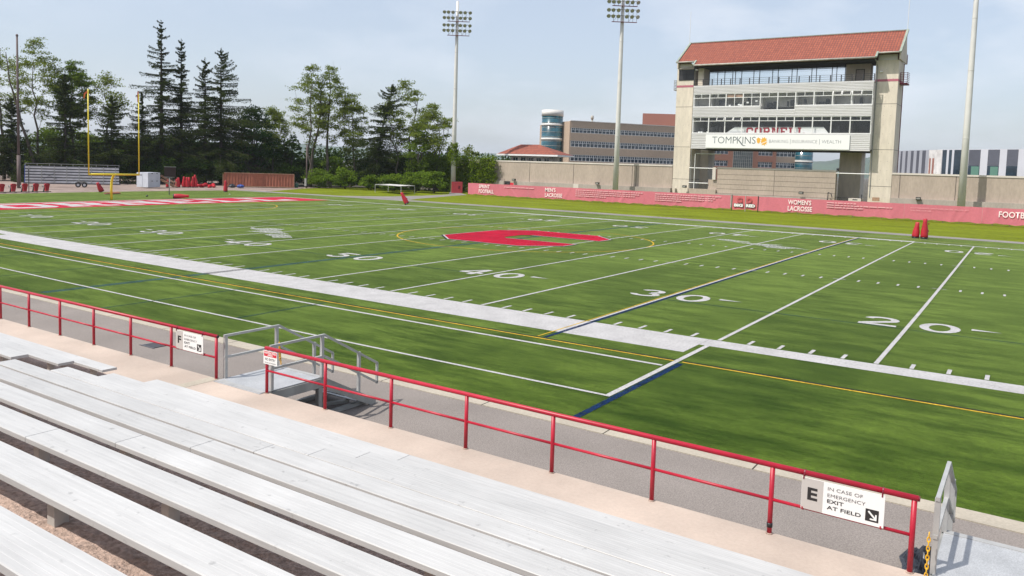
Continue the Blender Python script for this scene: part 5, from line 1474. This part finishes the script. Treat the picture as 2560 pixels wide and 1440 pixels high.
for s0, s1, gb in ((1.2, 2.15, 0), (2.7, 3.35, 0), (3.9, 5.6, 0), (7.2, 9.7, 1), (11.3, 13.7, 1), (15.2, 17.4, 2), (19.0, 20.8, 1)):
    if gb == 0:
        m = MB(); facade(Cn, Lr, s0, s1, 5.0, ZT - .1, 0, .05, m); m.build('window', 'lab_glass', t)
    else:
        m = MB(); facade(Cn, Lr, s0, s1, 8.2, ZT - .1, 0, .05, m); m.build('slate_panel', 'panel_dark', t)
        m = MB(); facade(Cn, Lr, s0, s1, 5.6, 8.15, 0, .05, m); w = m.build('window', 'lab_glass', t)
        if gb == 1:
            m = MB(); facade(Cn, Lr, s0 + .7, s1 - .1, 5.9, 8.0, .051, .07, m); m.build('blind', 'green_blind', w)
m = MB(); facade(Cn, Lr, 0, 1.1, 5, ZT - .05, .0, .08, m); facade(Cn, Ll, 0, 3.2, 5, ZT - .05, .0, .08, m); m.build('bare_sheathing', 'sheathing', t)
for s0, s1 in ((1.0, 1.7), (2.3, 2.9)):
    m = MB(); facade(Cn, Ll, s0, s1, 5.0, 9.6, .081, .12, m); m.build('opening', 'dark_brick', t)
for s0, s1 in ((4.6, 5.9), (7.2, 8.2), (9.6, 10.6), (12.1, 12.9), (14.4, 15.1), (16.8, 17.4)):
    m = MB(); facade(Cn, Ll, s0, s1, 5.0, ZT - .1, 0, .06, m); m.build('slate_panel', 'panel_dark', t)
m = MB(); m.prism([Vector((2.0, 150, 5.2)), Vector((4.2, 150.5, 5.2)), Vector((4.0, 152, 5.2)), Vector((1.8, 152, 5.2))], (0, 0, 1.6))
t2 = thing('rooftop_vent', (6, 140, 0), 'white rooftop vent and black dish beside the rear pier under the press box', 'vent')
m = MB(); m.lathe([(.5, 3), (.5, 6.6), (.7, 6.7), (.7, 7.0), (.4, 7.1)], 2.5, 125, 14); m.build('hood', 'gutter', t2, True)
m = MB(); m.lathe([(.1, 6.0), (.7, 6.2), (.8, 6.5), (.2, 6.7)], 3.1, 118, 14); m.build('dish', 'black', t2, True)

# ------------------------------------------------------------------ trees and shrubs
def cards(name, pts, size, m_, parent, rng, flat=0.0, squash=.62):
    """one small four-cornered leaf spray at each point, turned at random (flat > 0 leans them level)"""
    pts = np.asarray(pts, float)
    n = len(pts)
    a = rng.normal(size=(n, 3)); a[:, 2] *= (1 - flat); a /= np.linalg.norm(a, axis=1)[:, None]
    b = rng.normal(size=(n, 3)); b[:, 2] *= (1 - flat)
    b -= a * (a * b).sum(1)[:, None]; b /= np.linalg.norm(b, axis=1)[:, None] + 1e-9
    s = (size * rng.uniform(.6, 1.4, n))[:, None]
    A, B = a * s, b * s * squash
    co = np.stack([pts - A, pts + B * .9 - A * .1, pts + A, pts - B * 1.1 + A * .15], 1).reshape(-1, 3)
    o0 = np.array(ORG.get(parent.name, Vector((0, 0, 0)))) if parent else 0
    co = co - o0
    me = bpy.data.meshes.new(name)
    me.vertices.add(n * 4); me.vertices.foreach_set('co', co.ravel())
    me.loops.add(n * 4); me.loops.foreach_set('vertex_index', np.arange(n * 4, dtype=np.int32))
    me.polygons.add(n); me.polygons.foreach_set('loop_start', np.arange(0, n * 4, 4, dtype=np.int32)); me.polygons.foreach_set('loop_total', np.full(n, 4, dtype=np.int32))
    me.update(calc_edges=True)
    return link(name, me, m_, parent)

def limb(mb, rng, p, d, length, r, segs=4, wob=.25, grav=0.0, n=5):
    pts, rad = [Vector(p)], [r]
    d = Vector(d).normalized()
    for i in range(segs):
        d = (d + Vector(rng.normal(size=3)) * wob * .5 + Vector((0, 0, grav))).normalized()
        pts.append(pts[-1] + d * (length / segs)); rad.append(r * (1 - .62 * (i + 1) / segs))
    mb.tube(pts, rad, n, False)
    return pts, rad, d

def locust(x, y, H, R, seed, label, leaf='locust_leaf', dens=1.0, stems=1, start=.34, name='locust_tree', clumps=74):
    """open crown: wandering stems, leaf tufts through the crown's volume, each joined by a crooked limb to the wood below it"""
    rng = np.random.default_rng(seed)
    t = thing(name, (x, y, -.05), label, 'tree', 'trees beyond the field')
    mb = MB(); nodes_ = []
    for s_ in range(stems):
        off = rng.normal(size=2) * (.8 if stems > 1 else .1)
        to = rng.normal(size=2) * R * (.38 if stems > 1 else .18)
        pts = []; w = np.zeros(2)
        n = 9
        for i in range(n + 1):
            f = i / n; w = w * .7 + rng.normal(size=2) * R * .07
            pts.append(Vector((x + off[0] + to[0] * f + w[0] * (f > 0), y + off[1] + to[1] * f + w[1] * (f > 0), -.1 + H * .86 * f * (1 - .06 * s_))))
        r0 = .0135 * H * (1 if s_ == 0 else .8)
        rad = [r0 * (1 - .85 * i / n) for i in range(n + 1)]
        mb.tube(pts, rad, 7, False)
        nodes_ += [(p, r_i) for p, r_i in zip(pts, rad) if p.z > H * start * .55]
    cen = []
    while len(cen) < clumps:
        v = rng.uniform(-1, 1, 3); q = np.linalg.norm(v)
        if q > 1 or (q < .45 and rng.random() < .7): continue
        f = start + (1 - start) * (v[2] * .5 + .5)
        wid = math.sin(math.pi * min(1, max(.06, (f - start + .10) / (1.08 - start)))) ** .6
        cen.append(Vector((x + v[0] * R * wid, y + v[1] * R * wid, H * f * .985)))
    cen.sort(key=lambda c: (c - Vector((x, y, c.z))).length + .25 * c.z)
    P = []
    for c in cen:
        best, bd = None, 1e9
        for p, r_i in nodes_:
            dz = c.z - p.z; dh = math.hypot(c.x - p.x, c.y - p.y)
            if dz < dh * .25 - .3: continue
            d = math.hypot(dh * 1.1, dz)
            if d < bd: best, bd = (p, r_i), d
        if best is None: best = (min(nodes_, key=lambda q: (q[0] - c).length))
        p, r_i = best; L = (c - p).length
        n = max(2, int(L / .7)); pts = [p]
        side = Vector(rng.normal(size=3)); side.z *= .4
        for i in range(1, n + 1):
            f = i / n
            pts.append(p.lerp(c, f) + side * (.10 * L * math.sin(math.pi * f)) + Vector((0, 0, -.10 * L * math.sin(math.pi * f))) + (Vector(rng.normal(size=3)) * .09 if i < n else Vector((0, 0, 0))))
        ra = min(r_i * .75, .035 + .012 * L); rad = [ra + (.018 - ra) * i / n for i in range(n + 1)]
        mb.tube(pts, rad, 4, False)
        nodes_ += list(zip(pts[1:], rad[1:]))
        for k in range(4):                                       # twigs
            e_ = c + Vector(rng.normal(size=3)) * Vector((.55, .55, .3)).length * .55
            mb.tube([pts[-2], e_], [.018, .008], 3, False)
        rc = rng.uniform(.45, .95)
        m_ = int(150 * dens * rc)
        sub_ = [np.array(tuple(c)) + rng.normal(size=3) * np.array([.75, .75, .30]) * rc for _ in range(5)]
        for sc in sub_:
            P.append(sc + rng.normal(size=(m_ // 4, 3)) * np.array([.36, .36, .16]))
    mb.build('trunk', 'bark', t, True)
    P = np.concatenate(P)
    cards('crown', P, .14, leaf, t, rng, .25)
    return t

def spruce(x, y, H, R, seed, label, sparse=1.0, lean=(0, 0), bottom=.10, name='spruce_tree', skew=0.0):
    rng = np.random.default_rng(seed)
    t = thing(name, (x, y, -.05), label, 'tree', 'trees beyond the field')
    top = Vector((x + lean[0], y + lean[1], H))
    def axis(f): return Vector((x + lean[0] * f ** 1.6, y + lean[1] * f ** 1.6, H * f))
    mb = MB(); mb.tube([axis(f) for f in (0, .25, .5, .75, 1)], [.016 * H, .013 * H, .009 * H, .005 * H, .012], 7)
    P = []
    f = bottom
    gaps = rng.random(60)
    k = 0
    while f < .985:
        prof = (1 - f) ** .72 * (.82 + .18 * math.sin(f * 17 + seed)) + .02
        nb = int(rng.integers(3, 6))
        if gaps[k % 60] < .16 * sparse: nb = 2
        for q in range(nb):
            ang = rng.uniform(0, 2 * math.pi)
            L = 1.35 * R * prof * rng.choice((.4, .72, 1.0, 1.30), p=(.24, .32, .28, .16)) * rng.uniform(.88, 1.1) * (1 + skew * math.cos(ang - .6)) * (1.3 if f < .6 else 1.1)
            p0 = axis(f); up0 = .30 * f - .10
            d = Vector((math.cos(ang), math.sin(ang), 0))
            n = max(3, int(L / .17)); pts = []
            for i in range(n + 1):
                s = i / n
                z = L * (up0 * s - .38 * (1 - f * .6) * s * s + .20 * s ** 3 * (1 if f < .8 else 2))
                pts.append(p0 + d * (L * s) + Vector((0, 0, z)))
            if L > .6:
                mb.tube([pts[0], pts[n // 2], pts[-1]], [.035, .025, .01], 3, False)
            side = Vector((-d.y, d.x, 0))
            for i in range(1, n + 1):
                s = i / n
                w = (.09 + .13 * L / 3) * (1 - .35 * s)
                for _ in range(12):
                    o = side * rng.normal() * w + Vector((0, 0, -abs(rng.normal()) * (.10 + .09 * L / 2)))
                    P.append(tuple(pts[i] + o))
        f += (.013 + .010 * rng.random()) * (22 / max(H, 12)) ** .5 * (1.0 + .35 * (sparse - 1)); k += 1
    for i in range(40): P.append(tuple(axis(.94 + .06 * rng.random()) + Vector(rng.normal(size=3)) * .08))
    mb.build('trunk', 'bark_dark', t, True)
    cards('crown', P, .115, 'spruce_leaf', t, rng, .15, .55)
    return t

def leafy(x, y, H, R, seed, label, leaf, name, cat, group, n_clump=46, per=130, base=.18, size=.17, trunk=True, ry=None, ell=1.0):
    rng = np.random.default_rng(seed)
    t = thing(name, (x, y, -.05), label, cat, group)
    ry = ry or R
    P = []
    cz, rz_ = H * (base + (1 - base) / 2), H * (1 - base) / 2
    cen = []
    while len(cen) < n_clump:
        v = rng.uniform(-1, 1, 3); q = np.linalg.norm(v)
        if q > 1 or q < .35: continue
        if v[2] < 0: v[:2] *= 1.05
        cen.append(v)
    mb = MB()
    for v in cen:
        c = np.array([x + v[0] * R * .84, y + v[1] * ry * .84, cz + v[2] * rz_ * .86])
        rc = R * rng.uniform(.20, .36)
        if trunk and rng.random() < .5:
            mb.tube([(x, y, H * base * .8), tuple((np.array([x, y, H * base]) + c) / 2 + rng.normal(size=3) * .2), tuple(c)], [.012 * H, .007 * H, .01], 4, False)
        u = rng.normal(size=(per, 3)); u /= np.linalg.norm(u, axis=1)[:, None]
        u[:, 2] = np.where(u[:, 2] < -.3, u[:, 2] * .4, u[:, 2])
        P.append(c + u * rc * rng.uniform(.55, 1.18, (per, 1)) * np.array([1, 1, .72]))
    P = np.concatenate(P)
    P = P[P[:, 2] > .05]
    if trunk:
        mb.tube([(x, y, -.1), (x + .1, y, H * base), (x, y, H * .55)], [.024 * H, .018 * H, .008 * H], 8)
    else:
        for k in range(6): mb.tube([(x + rng.normal() * .2, y + rng.normal() * .2, -.1), (x + rng.normal() * R * .4, y + rng.normal() * R * .4, H * .6)], [.05, .02], 4, False)
    mb.build('trunk' if trunk else 'stems', 'bark_dark', t, True)
    cards('crown' if trunk else 'foliage', P, size, leaf, t, rng, .2)
    return t

locust(-123.8, 43.8, 24.3, 4.4, 1, 'sparse tall tree cut by the left edge, with bare crooked limbs', dens=.55)
locust(-115.5, 45.7, 25.4, 4.6, 2, 'tall airy tree with bare forked limbs just right of the brown pole', dens=.75, stems=2, start=.42)
locust(-113.2, 50.8, 21.7, 3.9, 3, 'yellow green leafy tree behind the left goal upright', 'oak_leaf', dens=1.7, start=.45, name='leafy_tree')
spruce(-109.3, 47.4, 18.7, 3.8, 4, 'dark evergreen left of the goal post, in front of the yellow green tree', 1.0)
spruce(-117.1, 42.3, 14.3, 3.9, 5, 'broad dark evergreen behind the brown pole', .8)
locust(-109.3, 54.7, 20.2, 3.6, 6, 'thin pale tree rising above the middle of the goal post', dens=.45, start=.5)
spruce(-105.6, 53.5, 15.4, 5.0, 7, 'broken dark evergreen between the goal uprights', 1.3)
spruce(-106.8, 59.9, 16.6, 2.4, 8, 'narrow evergreen behind the right goal upright', 1.0)
spruce(-104.8, 62.5, 29.9, 5.2, 9, 'tallest spruce with wide gaps between drooping branches', 1.5, bottom=.13)
spruce(-103.5, 65.7, 26.8, 4.1, 10, 'second tall spruce, narrow and dark, right of the tallest', 1.2)
spruce(-100.7, 68.8, 23.6, 4.4, 11, 'shorter spruce between the narrow and the wide one', 1.0)
spruce(-97.3, 69.8, 25.4, 6.3, 12, 'wide spruce with level spreading boughs, rightmost of the spruces', 1.2, skew=.25)
leafy(-95.4, 75.9, 15.5, 4.9, 13, 'dense round dark green maple behind the container', 'maple_leaf', 'maple_tree', 'tree', 'trees beyond the field', 60, 190, .12)
locust(-96.2, 81.4, 16.2, 2.9, 14, 'small pale tree showing over the right shoulder of the round maple', dens=.8, start=.4)
leafy(-92.2, 81.7, 10.9, 2.7, 15, 'mid green shrubby tree above the right end of the container', 'under_leaf', 'shrubby_tree', 'tree', 'trees beyond the field', 36, 90, .1)
locust(-86.4, 81.9, 24.4, 4.2, 16, 'tall twin stemmed locust, left one of the central pair', dens=.95, stems=2, start=.30)
locust(-83.9, 84.8, 25.2, 3.6, 17, 'tall locust with rounded light green top, right one of the central pair', dens=.95, start=.32)
locust(-80.5, 87.0, 19.0, 3.0, 18, 'medium locust between the central pair and the leaning evergreen', dens=.9, start=.35)
spruce(-74.0, 86.6, 20.0, 5.6, 19, 'evergreen with a leaning crooked top in the middle of the trees', 1.3, lean=(2.6, 2.0), bottom=.2)
locust(-71.3, 92.0, 21.5, 5.4, 20, 'wide pale locust behind the leaning evergreen', dens=.9, start=.40, stems=2)
locust(-64.2, 91.9, 16.8, 4.6, 21, 'spreading pale tree nearest the left light pole', dens=.95, start=.38, stems=2)
leafy(-65.7, 89.6, 12.5, 3.6, 22, 'mid green tree in front of the spreading pale one', 'oak_leaf', 'leafy_tree', 'tree', 'trees beyond the field', 40, 110, .2)
spruce(-66.0, 99.1, 8.7, 1.5, 23, 'small dark evergreen tip just left of the light pole', .8)
UN = [(-131.8, 48.1, 8.7, 4.8), (-126.1, 51.9, 11.1, 4.8), (-120.4, 55.7, 10.2, 4.6), (-115.7, 60.0, 9.3, 4.4), (-112.5, 64.6, 9.6, 4.4), (-109.1, 69.2, 10.6, 4.4), (-105.7, 73.9, 10.9, 4.6), (-103.6, 78.9, 9.5, 4.7), (-99.8, 83.8, 9.0, 4.4), (-92.1, 86.5, 5.9, 4.2), (-86.7, 90.1, 6.5, 4.2), (-79.9, 92.2, 6.3, 4.6), (-73.9, 93.8, 6.9, 4.2), (-68.7, 96.1, 7.8, 4.2)]
UL = ['behind the brown pole', 'behind the left half of the bleacher trailer', 'behind the middle of the bleacher trailer', 'behind the right end of the bleacher trailer', 'behind the white crates', 'behind the wooden steps', 'behind the stored red dummies', 'behind the gap left of the container', 'behind the container doors', 'behind the slim wooden pole', 'under the central pair of locusts', 'under the medium locust', 'under the leaning evergreen', 'left of the light pole, under the spreading tree']
for i, ((x, y, h, r), l) in enumerate(zip(UN, UL)):
    leafy(x, y, h, r, 40 + i, ('sunlit-tinted green' if i in (1, 2, 3, 10, 13) else 'dark green') + ' undergrowth thicket ' + l, 'oak_leaf' if i in (1, 2, 3, 10, 13) else 'under_leaf', 'undergrowth_shrub', 'shrub', 'undergrowth under the trees', 44, 110, .0, .2, False)  # sunlit patches of the undergrowth painted in as a lighter leaf colour
# a nearer, lower row closes the foot of the wood
UN2 = [(-121.5, 40.5, 5.0, 3.4), (-116.0, 47.8, 5.4, 3.4), (-110.4, 50.6, 5.0, 3.2), (-106.5, 56.6, 5.4, 3.4), (-101.6, 60.2, 5.2, 3.2), (-98.6, 65.4, 5.0, 3.2), (-95.3, 70.0, 5.2, 3.4), (-89.5, 79.4, 4.8, 3.0)]
UL2 = ['left of the brown pole', 'over the left end of the bleacher trailer', 'over the goal post crossbar', 'over the right goal upright foot', 'right over the white crates', 'over the play clock', 'between stored dummies and container', 'over the right end of the container']
for i, ((x, y, h, r), l) in enumerate(zip(UN2, UL2)):
    leafy(x, y, h, r, 70 + i, 'low shady shrub at the wood edge ' + l, 'under_leaf', 'woodland_shrub', 'shrub', 'low shrubs at the wood edge', 34, 90, .0, .18, False)
BU = [(-81.8, 80.2, 3.3, 3.2), (-77.1, 82.1, 3.9, 3.0), (-71.8, 83.2, 2.8, 2.7), (-66.1, 83.4, 3.3, 2.8), (-61.5, 84.1, 4.0, 2.7), (-57.5, 84.3, 4.1, 2.4)]
BL = ['bright green bush right of the slim wooden pole', 'tallest bright green bush below the central locusts', 'low darker bush below the leaning evergreen', 'bright bush behind the left half of the white table', 'bright bush behind the right half of the white table', 'rounded yellow green bush between table and red panel']
for i, ((x, y, h, r), l) in enumerate(zip(BU, BL)):
    leafy(x, y, h, r, 90 + i, l, 'bush_leaf', 'bush', 'bush', 'bushes along the lawn', 34, 100, .0, .16, False)
leafy(-83.0, 128.7, 9.9, 2.9, 97, 'small pale tree beyond the wall right of the left light pole', 'locust_leaf', 'distant_tree', 'tree', 'small trees beyond the wall', 26, 60, .3, .2)
leafy(-73.0, 124.6, 7.3, 1.5, 98, 'tiny green tree top at the pavilion roof', 'oak_leaf', 'distant_tree', 'tree', 'small trees beyond the wall', 18, 50, .3, .2)
# the wood continues behind the edge trees as one mass
rng = np.random.default_rng(77)
P = []
for k in range(900):
    f = rng.random(); ax_, ay_ = -150 + 92 * f, 58 + 66 * f
    d_ = rng.uniform(0, 16)
    h_ = rng.uniform(.2, 8.5) * (1 - .25 * f)
    P.append(np.array([ax_ - d_ * .6, ay_ + d_ * .8, h_]) + rng.normal(size=(34, 3)) * np.array([.9, .9, .7]))
P = np.concatenate(P); P = P[P[:, 2] > 0]
wd = cards('background_woods', P, .34, 'under_leaf', None, rng, .2)
wd['kind'] = 'stuff'; wd['label'] = 'dark continuous wood behind the edge trees'
# ivy over the end of the wall
rng = np.random.default_rng(5)
t = thing('ivy', (-59, 94.4, 0), 'thick yellow green ivy spilling over the left end of the concrete wall', 'ivy')
P = []
for k in range(330):
    x = rng.uniform(-68, -51.8); f = (x + 68) / 16.2
    zt = 6.5 - .1 * f + .6 * math.sin(x * 1.3) * (1 - f); zb = .2 if f < .72 else .2 + (f - .72) * 7.5
    if f > .86: zt = 6.3
    z = rng.uniform(zb, zt); y = 94.2 - rng.uniform(0, 1.7) * (1 - .7 * f) * (1 - .35 * z / 6)
    n = 46
    P.append(np.array([x, y, z]) + rng.normal(size=(n, 3)) * np.array([.50, .28, .34]))
for k in range(60):
    z = rng.uniform(5.5, 9.2); P.append(np.array([-58.95, 91.6, z]) + rng.normal(size=(30, 3)) * np.array([.55, .45, .35]) * (1.25 - (z - 5.5) / 5))
P = np.concatenate(P); P = P[P[:, 2] > 0]
cards('leaves', P, .17, 'ivy_leaf', t, rng, .3)
m = MB()
for k in range(14):
    x = -67 + k * 1.05; m.tube([(x, 94.3, 0), (x + .3, 94.35, 2.5), (x - .1, 94.4, 5.5)], [.05, .04, .02], 4, False)
m.build('vines', 'bark_dark', t)

# ------------------------------------------------------------------ far hills and the air
def ridge(name, dist, az0, az1, h0, seed, depth):
    rng = np.random.default_rng(seed); n = 120
    ph = rng.uniform(0, 6.28, 8); vs = []; fs = []
    for i in range(n + 1):
        a = math.radians(az0 + (az1 - az0) * i / n)
        h = h0 * (1 + .16 * math.sin(i * .09 + ph[0]) + .09 * math.sin(i * .23 + ph[1]) + .04 * math.sin(i * .7 + ph[2]) + .015 * math.sin(i * 1.9 + ph[3]))
        for dd, f in ((0, 0), (.35, .62), (.7, .93), (1, 1), (1.6, .9)):
            q = dist + depth * dd
            vs.append((31 - q * math.sin(a), -24 + q * math.cos(a), -2 + h * f))
    for i in range(n):
        for j in range(4):
            k = i * 5 + j; fs.append((k, k + 5, k + 6, k + 1))
    m = MB(); m.add(vs, fs); o = m.build(name, 'hill', None, True); o['kind'] = 'structure'
    return o
ridge('hills', 2700, -12, 26, 76, 1, 500)
ridge('hills', 3300, 24, 75, 66, 2, 500)

hz = bpy.data.materials.new('haze_air')
hz.use_nodes = True
N, L = hz.node_tree.nodes, hz.node_tree.links
N.clear()
o = N.new('ShaderNodeOutputMaterial'); pv = N.new('ShaderNodeVolumePrincipled')
pv.inputs['Color'].default_value = (.80, .88, 1, 1)
pv.inputs['Density'].default_value = .0001
L.new(pv.outputs[0], o.inputs['Volume'])
MT['haze'] = hz
m = MB(); m.box(-4400, 4400, -600, 4600, -2.2, 135)
h_ = m.build('haze', 'haze'); h_['kind'] = 'stuff'
